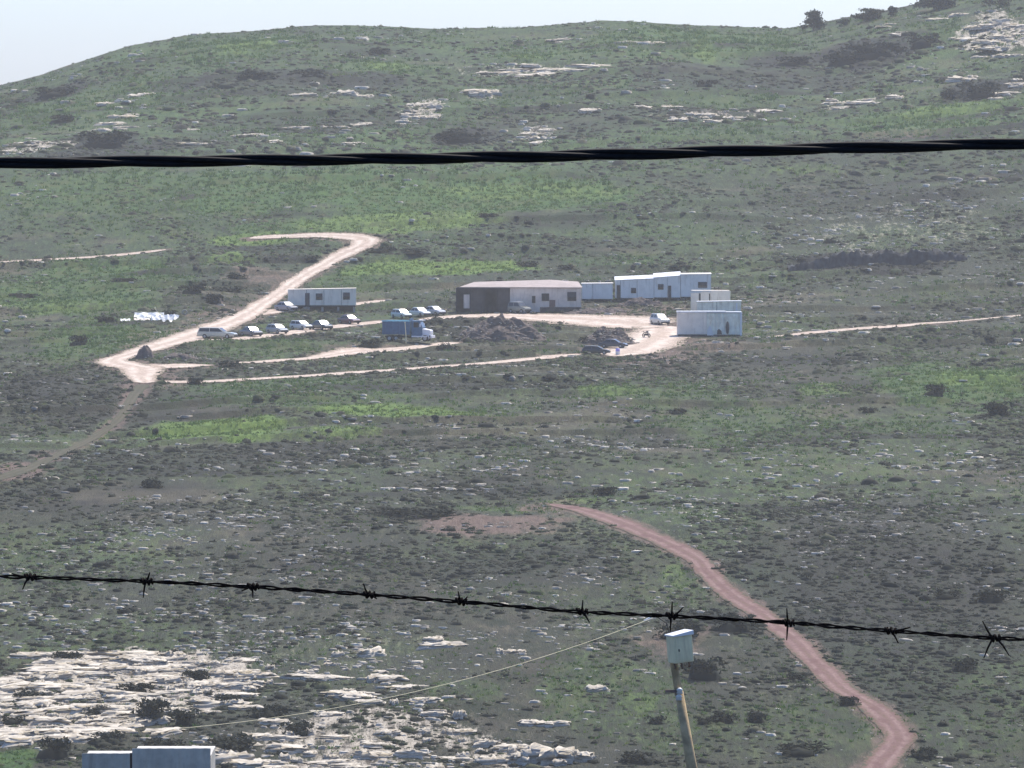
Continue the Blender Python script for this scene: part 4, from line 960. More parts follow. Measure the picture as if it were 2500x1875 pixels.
# grey panel sheds behind the white container
xl, y, z = S('store_l'); xr = S('store_r')[0]; zz = hz(xl, 1153)
t = thing('panel_shed', 'grey panel shed with dark vertical gaps behind the white container', 'shed', ((xl + xr) / 2, 1154.5, zz))
w = xr - xl; hgt = 3.45
for a, b, q in ((0, 1.32, hgt - .25), (1.62, 3.0, hgt), (3.18, w, hgt + .1)):
    box('wall_panel', M['wall_grey'], t, -w / 2 + a, -w / 2 + b, -1.5, -1.4, 0.05, q, 0.01)
box('back_wall', M['wall_cement'], t, -w / 2 + .05, w / 2 - .05, 1.3, 1.4, 0, hgt - .3)
box('frame', M['frame_dark'], t, -w / 2 + .02, w / 2 - .02, -1.39, -1.3, 0, hgt - .4)
box('side_wall', M['wall_grey'], t, w / 2 - .1, w / 2, -1.39, 1.29, 0, hgt + .05)
slab_roof(t, w - .3, 2.9, 0, hgt + .103, hgt + .103, M['wall_grey'], 0.0, 0.08)
# pale tank container in the middle
xl, y, z = S('tankbox_l'); xr = S('tankbox_r')[0]
c = cabin('pale_container', 'pale greenish container between the grey shed and the white container', 'container', xl - .3, xr - .2, 1146.5, hz(34, 1146), 2.6, 0.15, 2.15, 2.25, [M['plastic_sheet']], [3.2], [], M['roof_white'], 0.0, 0.12)
box('corner_brace', M['white_plastic'], c, 2.75, 3.0, -1.42, -1.34, 0.2, 2.1)
# the white container in front
xl, y, z = S('front_l'); xr = S('front_rr')[0]; w = xr - xl; zz = hz((xl + xr) / 2, 1106) + 0.05
t = thing('white_container', 'long white container with plastic sheeted right end in front of the sheds', 'container', ((xl + xr) / 2, 1107.6, zz), 0.01)
hgt = 3.7; q = -w / 2
box('wall_panel', M['wall_grey'], t, q, q + 2.3, -1.4, -1.3, 0.25, hgt, .01); box('wall_panel', M['wall_grey'], t, q + 2.33, q + 4.65, -1.4, -1.3, 0.25, hgt, .01)
for a, b, m in ((4.68, 6.0, 'plastic_sheet'), (6.03, 7.4, 'plastic_sheet'), (7.43, w - .35, 'plastic_sheet')):
    mb = MB(); n = 9; vs = []; fs = []
    for i in range(n):
        for j in range(6):
            xx = q + a + (b - a) * i / (n - 1); zc = 0.2 + (hgt - .3) * j / 5
            vs.append((xx, -1.36 - 0.07 * math.sin(i * 1.7 + j * .8 + a) - 0.03 * math.sin(j * 2.1), zc))
    for i in range(n - 1):
        for j in range(5): fs.append((i * 6 + j, i * 6 + 6 + j, i * 6 + 7 + j, i * 6 + 1 + j))
    mb.add(vs, fs).build('plastic_sheet', M[m], t)
MB().add([(q + 4.7, -1.5, .1), (q + 5.75, -1.52, .1), (q + 5.4, -1.5, 1.3), (q + 5.2, -1.52, 1.7), (q + 4.75, -1.5, 1.0)], [(0, 1, 2, 3, 4)]).build('torn_sheet', M['white_sheet'], t)
MB().add([(q + 6.3, -1.5, .25), (q + 7.1, -1.52, .25), (q + 7.0, -1.5, 0.8), (q + 6.6, -1.52, 1.15), (q + 6.35, -1.5, 0.9)], [(0, 1, 2, 3, 4)]).build('opening', M['frame_dark'], t)
pts = [(q + 7.95 + .27 * math.cos(a), -1.53, 1.3 + 1.05 * math.sin(a)) for a in np.linspace(0, 2 * math.pi, 14, endpoint=False)]
MB().add(pts + [(p[0], -1.48, p[2]) for p in pts], [tuple(range(14))[::-1], tuple(range(14, 28))] + [(i, (i + 1) % 14, 14 + (i + 1) % 14, 14 + i) for i in range(14)]).build('door', M['door_dark'], t)
box('corner_post', M['white_plastic'], t, w / 2 - .33, w / 2, -1.5, -1.3, 0.05, hgt - .1, .03)
box('side_wall', M['white_plastic'], t, w / 2 - .1, w / 2 - .002, -1.296, 1.3, 0.1, hgt); box('side_wall', M['wall_grey'], t, q, q + .1, -1.296, 1.3, 0.1, hgt)
box('back_wall', M['wall_grey'], t, q, w / 2, 1.302, 1.4, 0.1, hgt); box('floor_beam', M['chassis'], t, q + .1, w / 2 - .1, -1.2, 1.2, -0.4, 0.24)
slab_roof(t, w * .74, 2.8, 0.003, hgt, hgt, M['roof_white'], 0.1, 0.22).location.x = -w * .13
slab_roof(t, w * .25, 2.8, 0.003, hgt - .02, hgt - .02, M['roof_white'], 0.0, 0.14).location.x = w * .372

# ------------------------------------------------------------------ vehicles
def wheel(t, x, y, r, wd=0.2):
    mb = MB(); n = 14
    prof = [(-wd / 2, r * .55), (-wd / 2, r * .93), (-wd * .3, r), (wd * .3, r), (wd / 2, r * .93), (wd / 2, r * .55)]
    rings = [[(x + q * math.cos(a), y + yy, r + q * math.sin(a)) for a in np.linspace(0, 2 * math.pi, n, endpoint=False)] for yy, q in prof]
    o = mb.loft(rings).build('wheel', M['tyre'], t, smooth=False)
    MB().loft([[(x + r * .54 * math.cos(a), y + yy, r + r * .54 * math.sin(a)) for a in np.linspace(0, 2 * math.pi, n, endpoint=False)] for yy in (-wd / 2 - .012, wd / 2 + .012)]).build('rim', M['rim'], o)

def car(label, x, y, yaw, L, W_, Hh, col, style='sedan', cat='car', name='car', z=None, group='cars parked among the buildings', roof=None):
    """x forward; a body with bonnet and cabin, glass, lamps and four wheels"""
    t = thing(name, label, cat, (x, y, (hz(x, y) if z is None else z) + 0.05), yaw, group)
    pm = paint('car_paint', col)
    hw = W_ / 2; r = 0.31 if style != 'suv' else 0.37
    zb = 0.22 if style != 'suv' else 0.34
    belt = Hh * 0.60
    bon = belt * (0.93 if style != 'van' else 0.97)
    def ring(xx, w, z0, z1): return [(xx, -w * .9, z0), (xx, -w, z0 + .16), (xx, -w, z1 - .14), (xx, -w * .9, z1), (xx, w * .9, z1), (xx, w, z1 - .14), (xx, w, z0 + .16), (xx, w * .9, z0)]
    tail = {'sedan': belt * .97, 'hatch': belt, 'suv': belt, 'van': belt}[style]
    mb = MB().loft([ring(-L / 2, hw * .84, zb + .18, tail - .12), ring(-L / 2 + .12, hw * .95, zb, tail), ring(-L * .2, hw, zb - .02, belt), ring(L * .18, hw, zb - .02, belt),
                    ring(L * .36, hw * .97, zb, bon), ring(L / 2 - .14, hw * .92, zb + .02, bon - .12), ring(L / 2, hw * .78, zb + .14, bon - .26)])
    # cabin
    if style == 'sedan': xs = (-L * .36, -L * .20, L * .06, L * .24)
    elif style == 'hatch': xs = (-L * .47, -L * .38, L * .06, L * .25)
    elif style == 'suv': xs = (-L * .48, -L * .44, L * .08, L * .22)
    else: xs = (-L * .49, -L * .47, L * .24, L * .40)
    wb, wr = hw * .93, hw * .76
    def cr(xx, z1, w1): return [(xx, -wb, belt - .03), (xx, -(wb + w1) / 2, (belt + z1) / 2), (xx, -w1, z1 - .05), (xx, -w1 * .82, z1), (xx, w1 * .82, z1), (xx, w1, z1 - .05), (xx, (wb + w1) / 2, (belt + z1) / 2), (xx, wb, belt - .03)]
    mb.loft([cr(xs[0], belt + .03, wb * .97), cr(xs[1], Hh - .04, wr), cr((xs[1] + xs[2]) / 2, Hh, wr), cr(xs[2], Hh - .04, wr), cr(xs[3], belt + .03, wb * .97)])
    mb.build('body', pm, t, smooth=False, bevel=0.03)
    if roof: box('roof', roof, t, xs[1] + .05, xs[2] - .05, -wr * .8, wr * .8, Hh + .004, Hh + .03)
    g = M['glass']
    def pane(nm, x0, x1, fr0, fr1):      # along the slope between two cabin stations
        a = xs[x0]; b = xs[x1]; zt = Hh - .05; dz = zt - belt - .03; s = 1 if b < a else -1
        nx, nz = dz, abs(a - b); ln = math.hypot(nx, nz); ex, ez = s * nx / ln * .02, nz / ln * .02
        p = []
        for fr, ww in ((fr0, wb * .86), (fr1, wr * .90)):
            xx = a + (b - a) * fr; z_ = belt + .03 + dz * fr
            p += [(xx + ex, -ww, z_ + ez), (xx + ex, ww, z_ + ez)]
        MB().add([p[0], p[1], p[3], p[2]], [(0, 1, 2, 3)]).build(nm, M['windscreen'] if nm == 'windscreen' else M['glass'], t)
    pane('windscreen', 3, 2, 0.04, 0.95); pane('rear_window', 0, 1, 0.10, 0.90)
    zl, zt = belt + .05, Hh - .12
    def yy(z_): return wb + (wr - wb) * (z_ - belt + .03) / (Hh - .05 - belt + .03) + .018
    xm = (xs[1] + xs[2]) / 2 + .1
    for s in (-1, 1):
        lo_f, hi_f, lo_r, hi_r = xs[3] - .22, xs[2] - .06, xs[0] + .22, xs[1] + .06
        for a0, a1, b0, b1 in ((lo_r, hi_r, xm - .05, xm - .05), (xm + .05, xm + .05, lo_f, hi_f)):
            q = [(a0, s * yy(zl), zl), (b0, s * yy(zl), zl), (b1, s * yy(zt), zt), (a1, s * yy(zt), zt)]
            MB().add(q, [(0, 1, 2, 3) if s < 0 else (3, 2, 1, 0)]).build('side_window', g, t)
        box('headlight', M['lamp'], t, L / 2 - .13, L / 2 - .02, s * hw * .62 - .16, s * hw * .62 + .16, bon - .38, bon - .22)
        box('tail_lamp', M['red_lamp'], t, -L / 2 - .012, -L / 2 + .1, s * hw * .68 - .12, s * hw * .68 + .12, tail - .36, tail - .16)
        for xx in (L * .31, -L * .29): wheel(t, xx, s * (hw - .09), r)
    box('bumper', M['chassis'], t, L / 2 - .05, L / 2 + .05, -hw * .82, hw * .82, zb + .03, zb + .24, .02)
    box('bumper', M['chassis'], t, -L / 2 - .05, -L / 2 + .05, -hw * .84, hw * .84, zb + .03, zb + .24, .02)
    return t

cars = [
 ('carA', 'long cream estate car at the left end of the parked row', -0.30, 6.2, 1.85, 1.75, (0.60, 0.58, 0.47), 'suv'),
 ('carB', 'dark grey saloon parked next to the long cream car', -1.0, 4.6, 1.8, 1.5, (0.13, 0.13, 0.135), 'sedan'),
 ('carC', 'silver grey hatchback third from the left in the parked row', -0.94, 4.3, 1.75, 1.5, (0.36, 0.36, 0.34), 'hatch'),
 ('carD', 'white small car in the middle of the parked row', -0.88, 4.2, 1.75, 1.45, (0.66, 0.66, 0.63), 'hatch'),
 ('carE', 'black saloon second from the right in the parked row', -1.0, 4.6, 1.8, 1.5, (0.045, 0.042, 0.042), 'sedan'),
 ('carF', 'dark red car at the right end of the parked row', -0.94, 4.5, 1.8, 1.45, (0.16, 0.055, 0.055), 'sedan'),
 ('carH', 'grey saloon parked at the left end of the lone caravan', -0.88, 4.5, 1.8, 1.5, (0.30, 0.30, 0.32), 'sedan'),
 ('carI', 'pale green white car right behind the blue truck', -1.0, 4.3, 1.75, 1.5, (0.62, 0.68, 0.62), 'hatch'),
 ('carJ', 'white saloon in the middle of the three cars behind the truck', -0.94, 4.5, 1.8, 1.5, (0.72, 0.73, 0.68), 'sedan'),
 ('carK', 'silver car closest to the dark hall behind the truck', -0.88, 4.5, 1.8, 1.5, (0.50, 0.50, 0.50), 'sedan'),
]
for k, lb, yaw, L, W_, Hh, colr, st in cars:
    x, y, z = S(k); car(lb, x, y + 1.0, yaw, L, W_, Hh, colr, st)
x, y, z = S('wreck1'); car('dark grey car wreck half sunk in the debris left of the yard', x, y, -0.25, 4.4, 1.75, 1.4, (0.07, 0.07, 0.085), 'sedan')
x, y, z = S('wreck2'); car('black car wreck at the right end of the lowest terrace path', x, y, -0.1, 4.3, 1.75, 1.35, (0.04, 0.045, 0.05), 'hatch')
x, y, z = S('jeep'); car('olive grey jeep with white roof parked before the grey hall wall', x, y + .6, -0.75, 4.0, 1.8, 1.9, (0.24, 0.24, 0.20), 'suv', 'jeep', 'jeep', roof=M['white_plastic'])
x, y, z = S('whitecar'); car('white car facing the camera alone in the pale yard', x, y + .5, -1.15, 4.3, 1.85, 1.75, (0.66, 0.67, 0.60), 'hatch')

# blue truck
x, y, z = S('truck')
t = thing('truck', 'dark blue open tipper truck with white front parts on the terrace', 'truck', (x, y + 1.6, hz(x, y + 1.6) + .05), -0.22)
for a, b, c0, c1 in ((-4.3, 0.1, -1.25, -1.15), (-4.3, 0.1, 1.15, 1.25)):
    box('bed_side', M['truck_blue'], t, a, b, c0, c1, 1.1, 3.1)
box('bed_end', M['truck_blue'], t, -4.3, -4.2, -1.148, 1.148, 1.1, 3.3); box('bed_end', M['truck_blue'], t, 0.0, 0.1, -1.148, 1.148, 1.1, 3.6)
box('bed_floor', M['truck_blue'], t, -4.198, -0.002, -1.148, 1.148, 1.1, 1.2)
o = MB().box(-4.4, 0.15, -1.32, -1.14, 3.104, 3.28); o.build('rim', M['truck_cyan'], t)
MB().box(-4.4, 0.15, 1.14, 1.32, 3.104, 3.28).build('rim', M['truck_cyan'], t)
for i in range(4): box('rib', M['truck_blue'], t, -3.8 + i * 1.1, -3.7 + i * 1.1, -1.31, -1.252, 1.15, 3.0)
box('load', M['truck_cyan'], t, -4.0, -0.2, -1.0, 1.0, 2.6, 3.0)
cabm = MB(); 
def cring(xx, w, z0, z1): return [(xx, -w, z0), (xx, w, z0), (xx, w, z1), (xx, w * .92, z1 + .06), (xx, -w * .92, z1 + .06), (xx, -w, z1)]
cabm.loft([cring(0.35, 1.15, .9, 3.2), cring(1.6, 1.15, .9, 3.2), cring(2.05, 1.12, .9, 2.15)]).build('cab', M['truck_blue'], t)
MB().loft([cring(2.06, 1.0, .95, 1.95), cring(3.2, .95, .95, 1.75), cring(3.35, .85, 1.0, 1.6)]).build('bonnet', M['white_plastic'], t)
MB().add([(1.66, -1.0, 3.05), (1.66, 1.0, 3.05), (2.07, 1.0, 2.2), (2.07, -1.0, 2.2)], [(0, 1, 2, 3)]).build('windscreen', M['glass'], t).location.x = .03
box('side_window', M['glass'], t, .7, 1.5, -1.17, -1.152, 2.2, 3.0); box('sun_visor', M['white_plastic'], t, 1.3, 2.1, -1.2, 1.2, 3.265, 3.36)
box('bumper', M['white_plastic'], t, 3.36, 3.6, -1.2, 1.2, .55, .95, .03); box('running_board', M['white_plastic'], t, 0.4, 2.9, -1.35, -1.16, .7, .9)
box('chassis', M['chassis'], t, -4.0, 3.3, -.5, .5, .6, .9)
for s in (-1, 1):
    for xx in (-3.2, -2.1, 2.5): wheel(t, xx, s * .98, .5, .32)
    MB().loft([[(2.5 + .68 * math.cos(a), s * .98 + dy, .5 + .68 * math.sin(a)) for a in np.linspace(0, math.pi, 9)] + [(2.5 + .6 * math.cos(a), s * .98 + dy, .5 + .6 * math.sin(a)) for a in np.linspace(math.pi, 0, 9)] for dy in (-.22, .22)]).build('mudguard', M['white_plastic'], t)
    box('headlight', M['lamp'], t, 3.34, 3.42, s * .6 - .14, s * .6 + .14, 1.1, 1.35)
    box('mirror', M['white_plastic'], t, 1.7, 1.85, s * 1.32 - .12, s * 1.32 + .12, 2.3, 2.8)
x, y, z = S('postT'); z = hz(x, y)
t = thing('post', 'thin pale post standing in front of the blue truck', 'post', (x, y, z)); MB().tube([(0, 0, -.4), (-.08, 0, 1.6), (-.2, 0, 3.2)], .07, 7).build('shaft', M['cabinet'], t); box('cap', M['cabinet'], t, -.32, -.08, -.12, .12, 3.2, 3.3)

# motorcycle
x, y, z = S('moto')
t = thing('motorcycle', 'dark motorcycle parked at the left edge of the pale yard', 'motorcycle', (x, y + .3, hz(x, y + .3) + .08), -0.9)
for xx in (-.68, .68):
    w_ = MB().loft([[(xx + q * math.cos(a), yy, .32 + q * math.sin(a)) for a in np.linspace(0, 2 * math.pi, 16, endpoint=False)] for yy, q in ((-.06, .22), (-.06, .3), (0, .33), (.06, .3), (.06, .22))], False).build('wheel', M['tyre'], t)
    MB().tube([(xx, -.09, .32), (xx, .09, .32)], .05, 8).build('hub', M['rim'], w_)
MB().tube([(.68, 0, .32), (.5, 0, .75), (.38, 0, 1.05)], .045, 7).build('fork', M['rim'], t)
MB().tube([(.36, -.36, 1.08), (.4, 0, 1.05), (.36, .36, 1.08)], .025, 7).build('handlebar', M['chassis'], t)
MB().tube([(.45, 0, .8), (.1, 0, .55), (-.3, 0, .4), (-.68, 0, .32)], .05, 7).build('frame', M['chassis'], t)
MB().loft([[(xx, w_ * math.cos(a), zz_ + .13 * math.sin(a)) for a in np.linspace(0, 2 * math.pi, 10, endpoint=False)] for xx, w_, zz_ in ((.4, .06, .86), (.25, .17, .88), (-.02, .15, .84), (-.1, .06, .8))]).build('tank', M['frame_dark'], t, smooth=True)
MB().loft([[(xx, w_ * math.cos(a), zz_ + .07 * math.sin(a)) for a in np.linspace(0, 2 * math.pi, 10, endpoint=False)] for xx, w_, zz_ in ((-.05, .1, .8), (-.3, .16, .78), (-.7, .13, .84), (-.85, .05, .9))]).build('seat', M['tyre'], t, smooth=True)
box('engine', M['chassis'], t, -.2, .25, -.16, .16, .3, .62, .03)
MB().tube([(.2, .17, .35), (-.3, .2, .3), (-.9, .2, .4)], .05, 7).build('exhaust', M['rim'], t)

# ------------------------------------------------------------------ heaps, scrap and small things in the compound
def mound(name, label, cat, x, y, w, d, h, mat, chunks, cm, seed):
    t = thing(name, label, cat, (x, y, hz(x, y)))
    n, m = 30, 18; vs = []; fs = []
    for i in range(m + 1):
        for j in range(n):
            q = i / m; a = 2 * math.pi * j / n
            px, py = q * w / 2 * math.cos(a), q * d / 2 * math.sin(a)
            nz = float(fbm(np.array([px * 1.1 + seed]), np.array([py * 1.1]), seed, 3)[0])
            zz = h * (1 - q ** 1.8) * (1 + 0.36 * nz) + 0.15 * nz - 0.35 * q ** 3
            vs.append((px * (1 + .12 * nz), py * (1 + .12 * nz), zz))
    for i in range(m):
        for j in range(n):
            a, b = i * n + j, i * n + (j + 1) % n; fs.append((a, a + n, b + n, b))
    MB().add(vs, fs).build('heap', mat, t, smooth=False)
    r = np.random.default_rng(seed)
    if chunks:
        q = r.uniform(0, 0.95, chunks) ** .6; a = r.uniform(0, 6.28, chunks)
        px, py = q * w / 2 * np.cos(a), q * d / 2 * np.sin(a); pz = h * (1 - q ** 1.8) * 0.95 + 0.05
        sc = np.stack([r.uniform(.08, .42, chunks), r.uniform(.08, .24, chunks), r.uniform(.05, .15, chunks)], 1)
        v, f, tt = scatter_mesh(protoS, np.stack([px, py, pz], 1), sc, r.uniform(0, 6, chunks), np.clip(r.normal(.35, .25, chunks), 0, 1))
        tag(link('rubble_pieces', mesh_np('rubble_pieces', v, f, cm, tt), t), kind='stuff')
    return t
x, y, z = S('mound1'); mound('rubble_heap', 'large dark rubble heap in front of the hall below the yard', 'rubble', x, y + 7, 15.0, 12, 3.5, M['rubble'], 330, M['stone'], 5)
x, y, z = S('mound2'); mound('rubble_heap', 'low dark debris heap at the left edge of the pale yard', 'rubble', x - .8, y + 8, 9.6, 9, 2.3, M['rubble'], 170, M['stone'], 9)
x, y, z = S('mound3'); mound('earth_mound', 'dark brown earth mound inside the road hairpin at the left', 'earth mound', x, y + 1.5, 3.3, 2.8, 1.75, M['earth'], 12, M['stone'], 13)
x, y, z = S('mound4'); mound('debris_heap', 'flat dark debris heap right of the earth mound in the hairpin', 'debris', x + .6, y + 2, 6.4, 4, 0.85, M['rubble'], 50, M['stone'], 17)
x, y, z = S('berm'); mound('earth_mound', 'long dark earth berm before the pale blue huts', 'earth mound', x + 2.6, y + 4, 9.2, 4, 1.25, M['rubble'], 30, M['stone'], 21)
mound('earth_mound', 'low brown earth bank along the back edge of the yard', 'earth mound', 14.5, 1156, 12.0, 6, 0.75, M['earth'], 40, M['stone'], 25)

# the long bank on the right slope, its shade put into the dark colour
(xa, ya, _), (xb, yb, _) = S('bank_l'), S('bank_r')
t = thing('earth_bank', 'long earth bank coloured slate dark for its shade on the stony slope at the right', 'earth bank', (xa, ya, hz(xa, ya)))
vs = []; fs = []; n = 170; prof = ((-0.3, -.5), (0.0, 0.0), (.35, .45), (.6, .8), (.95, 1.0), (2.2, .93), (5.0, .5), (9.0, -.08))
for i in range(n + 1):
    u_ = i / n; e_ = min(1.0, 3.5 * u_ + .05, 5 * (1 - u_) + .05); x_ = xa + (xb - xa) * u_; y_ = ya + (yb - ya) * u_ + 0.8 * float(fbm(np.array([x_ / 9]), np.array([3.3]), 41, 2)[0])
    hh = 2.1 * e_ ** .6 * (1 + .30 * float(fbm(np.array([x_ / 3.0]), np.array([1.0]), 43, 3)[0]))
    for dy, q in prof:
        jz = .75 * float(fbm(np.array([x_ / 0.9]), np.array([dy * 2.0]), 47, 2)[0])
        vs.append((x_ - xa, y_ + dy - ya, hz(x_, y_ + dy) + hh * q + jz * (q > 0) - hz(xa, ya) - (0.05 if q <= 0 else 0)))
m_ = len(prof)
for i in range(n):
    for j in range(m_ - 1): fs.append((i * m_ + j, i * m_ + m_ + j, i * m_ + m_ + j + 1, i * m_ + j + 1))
MB().add(vs, fs).build('slope', M['shaded_earth'], t, smooth=False)

def sheet(label, x, y, w, d, h, seed, mat='white_sheet', rz=0.0, lift=0.25):
    r = np.random.default_rng(seed); n, m = 12, 7; vs = []; fs = []
    for i in range(n):
        for j in range(m):
            vs.append((w * (i / (n - 1) - .5) + r.normal(0, .04 * w / n), d * (j / (m - 1) - .5), lift + h * (j / (m - 1)) + h * .35 * math.sin(i * 1.3 + seed) * math.sin(j * .9 + seed) + r.normal(0, .05 * h)))
    for i in range(n - 1):
        for j in range(m - 1): fs.append((i * m + j, i * m + m + j, i * m + m + 1 + j, i * m + 1 + j))
    vs2 = vs + [(a, b, c - .05) for a, b, c in vs]; k = n * m
    fs2 = fs + [tuple(i + k for i in f[::-1]) for f in fs]
    o = MB().add(vs2, fs2).build('scrap_sheet', M[mat], None, (x, y, hz(x, y)), rz)
    return tag(o, label, 'sheet', 'white scrap sheets in the left meadow')
jx, jy, _ = S('junk')
sheet('long white sheet lying highest in the scrap pile of the left meadow', jx - .4, jy + 6, 4.8, 2.4, 0.9, 1)
sheet('small white sheet lying apart at the left of the scrap pile', jx - 4.0, jy + 1.5, 1.6, 1.4, 0.25, 2)
sheet('crumpled white sheet in the middle of the scrap pile in the left meadow', jx + 1.1, jy + 2.2, 1.9, 1.6, 0.7, 3)
sheet('torn white sheet at the right end of the scrap pile by the road', jx + 3.2, jy + 2.0, 2.6, 2.0, 0.9, 4, rz=-.3)
sheet('thin grey strip sheet at the bottom of the scrap pile', jx - 1.3, jy + 1.2, 2.6, 0.8, 0.25, 5, 'wall_grey')
x, y = jx + 1.3, jy + 6.8
t = thing('bent_pole', 'thin pale bent pole sticking up from the white scrap pile', 'pole', (x, y, hz(x, y))); MB().tube([(1.2, 0, .7), (.2, 0, 1.0), (-.5, 0, 1.5), (-.75, 0, 2.0)], .06, 6).build('shaft', M['cabinet'], t); MB().tube([(-.7, 0, 1.9), (-.82, 0, 2.15)], .12, 6).build('tip', M['cabinet'], t)
x, y, z = S('tyre')
t = thing('scrap_ring', 'grey ring shaped tyre standing in the grass left of the road', 'tyre', (x, y, hz(x, y)), 0.2)
MB().loft([[(q * math.cos(a), yy, .42 + q * math.sin(a)) for a in np.linspace(0, 2 * math.pi, 18, endpoint=False)] for yy, q in ((-.12, .28), (-.12, .4), (0, .46), (.12, .4), (.12, .28), (-.12, .28))], False).build('ring', M['concrete'], t)
x, y, z = S('bin')
t = thing('glint_drum', 'small white and violet drum standing in for a glint at the lower tip of the yard', 'glint_drum', (x, y, hz(x, y) + .05))
MB().tube([(0, 0, 0), (0, 0, .1), (0, 0, .5)], [.3, .34, .34], 14).build('lower_half', M['white_plastic'], t); MB().tube([(0, 0, .504), (0, 0, .85), (0, 0, .95)], [.34, .33, .22], 14).build('upper_half', M['violet'], t)  # drum made up for a glint, its white and violet painted in

# ------------------------------------------------------------------ on the near slope: leaning pole with cabinet, metal shed
PX = 155.0 / 17021.0
gzp = hz(4.05, 155)
t = thing('utility_pole', 'leaning wooden pole carrying a pale cabinet at the lower right', 'utility pole', (0, 155, 0))
def pw(px, row): return ((px - 1250) * PX, 0.0, (300 - row) * PX)      # metres on the plane of the pole
b0 = pw(1690, 1875); top = pw(1658, 1690); tt_ = pw(1644, 1608)
dx = (b0[0] - top[0]) / (b0[2] - top[2])
foot = (b0[0] + dx * (gzp - .8 - b0[2]), 0, gzp - .8)
MB().tube([foot, b0, top], [.135, .118, .100], 12).build('shaft', M['pole_wood'], t, smooth=True)
MB().tube([(top[0] - .0, 0, top[2] - .05), (tt_[0], 0, tt_[2])], [.092, .088], 10).build('upper_shaft', M['pole_wood'], t)
cx0, _, cz0 = pw(1660, 1580)
ca = MB()
def rbox(mb, x0, x1, y0, y1, z0, z1, slope=0.0):
    vs = [(x0, y0, z0), (x1, y0, z0), (x1, y1, z0), (x0, y1, z0), (x0, y0, z1), (x1, y0, z1 + slope), (x1, y1, z1 + slope), (x0, y1, z1)]
    return mb.add(vs, [(0, 3, 2, 1), (4, 5, 6, 7), (0, 1, 5, 4), (1, 2, 6, 5), (2, 3, 7, 6), (3, 0, 4, 7)])
cabo = rbox(MB(), -.27, .27, -.2, .2, -.37, .30, 0.07).build('cabinet', M['cabinet'], t, (cx0, -.22, cz0), 0.35, bevel=.012)
cabo.rotation_euler = (0, math.radians(-5), 0.48); cabo.scale = (.88, .88, .9)
rbox(MB(), -.30, .30, -.24, .22, .303, .335, 0.07).build('lid', M['white_plastic'], cabo)
box('door_panel', M['cabinet'], cabo, -.22, .24, -.212, -.203, -.32, .26, .004); box('keyhole', M['chassis'], cabo, -.16, -.13, -.222, -.213, -.08, -.02)
for x0, dz in ((-.25, .0), (-.05, .05), (.17, .0)): MB().tube([(x0, -.1, -.37), (x0 + .05, -.05, -.47 - dz), (x0 + .12, .1, -.52)], .025, 6).build('bracket', M['pole_rust'], cabo)
for px, row, r in ((1660, 1688, .075), (1658, 1704, .075)):
    q = pw(px, row); MB().loft([[(q[0] + rr * math.cos(a), -.16 + rr * math.sin(a), q[2] + zz) for a in np.linspace(0, 2 * math.pi, 12, endpoint=False)] for zz, rr in ((-.07, .03), (-.05, r), (0, r * .7), (.02, r), (.06, r * .6), (.075, .02))]).build('insulator', M['porcelain'], t, smooth=True)
q = pw(1642, 1689); rbox(MB(), q[0] - .16, q[0] + .2, -.12, -.06, q[2] - .03, q[2] + .03).build('cross_arm', M['pole_rust'], t)
# pale service wire running down to the left from the pole
w0, w1 = pw(1604, 1508), pw(500, 1668)
pts = [(w0[0] + (w1[0] - w0[0]) * u, 155.2 - 12 * u, w0[2] + (w1[2] - w0[2]) * u - 1.6 * u * (1 - u)) for u in np.linspace(0, 1, 30)]
t2 = thing('service_wire', 'thin pale wire running down to the left beside the pole cabinet', 'wire', (0, 0, 0))
MB().tube(pts, [.007] * 30, 6).build('strand', M['cabinet'], t2)
MB().tube([(w0[0] - .28, 155.2, w0[2] - .10), (w0[0] - .1, 155.2, w0[2] - .03), (w0[0], 155.2, w0[2])], [.02, .045, .03], 8).build('clamp', M['white_plastic'], t2)
MB().tube([(w0[0], 155.2, w0[2]), (w0[0] + .22, 155.1, w0[2] - .15), (cx0 - .2, 155.0, cz0 + .2)], .01, 6).build('lead', M['chassis'], t2)

QX = 160.0 / 17021.0
x0, xm, x1 = (197 - 1250) * QX, (317 - 1250) * QX, (512 - 1250) * QX; za, zb_ = (300 - 1842) * QX, (300 - 1830) * QX
gs = hz((x0 + x1) / 2, 160)
t = thing('metal_shed', 'blue grey sheet metal shed cut off by the bottom edge', 'shed', ((x0 + x1) / 2, 160, gs))
ox = (x0 + x1) / 2
def corr(name, a, b, top, y0):
    n = max(8, int((b - a) / .045)); vs = []; fs = []
    for i in range(n + 1):
        x = a + (b - a) * i / n; yy = y0 + .022 * math.sin(x * 2 * math.pi / .26)
        vs += [(x, yy, -.5), (x, yy, top)]
    for i in range(n): fs.append((2 * i, 2 * i + 2, 2 * i + 3, 2 * i + 1))
    vs2 = vs + [(p[0], p[1] + .01, p[2]) for p in vs]; k = len(vs)
    fs2 = fs + [tuple(j + k for j in f[::-1]) for f in fs] + [(2 * i + 1, 2 * i + 3, 2 * i + 3 + k, 2 * i + 1 + k) for i in range(n)]
    return MB().add(vs2, fs2).build(name, M['galv'], t, smooth=False)
corr('wall_sheet', x0 - ox, xm - ox - .02, za - gs, -.02); corr('wall_sheet', xm - ox + .03, x1 - ox, zb_ - gs, 0.0)
box('post', M['frame_dark'], t, xm - ox - .03, xm - ox + .03, .035, .1, -.5, za - gs)
box('top_rail', M['galv'], t, x0 - ox, xm - ox - .03, .03, .09, za - gs - .08, za - gs - .01); box('top_rail', M['galv'], t, xm - ox + .04, x1 - ox, .03, .09, zb_ - gs - .08, zb_ - gs - .01)
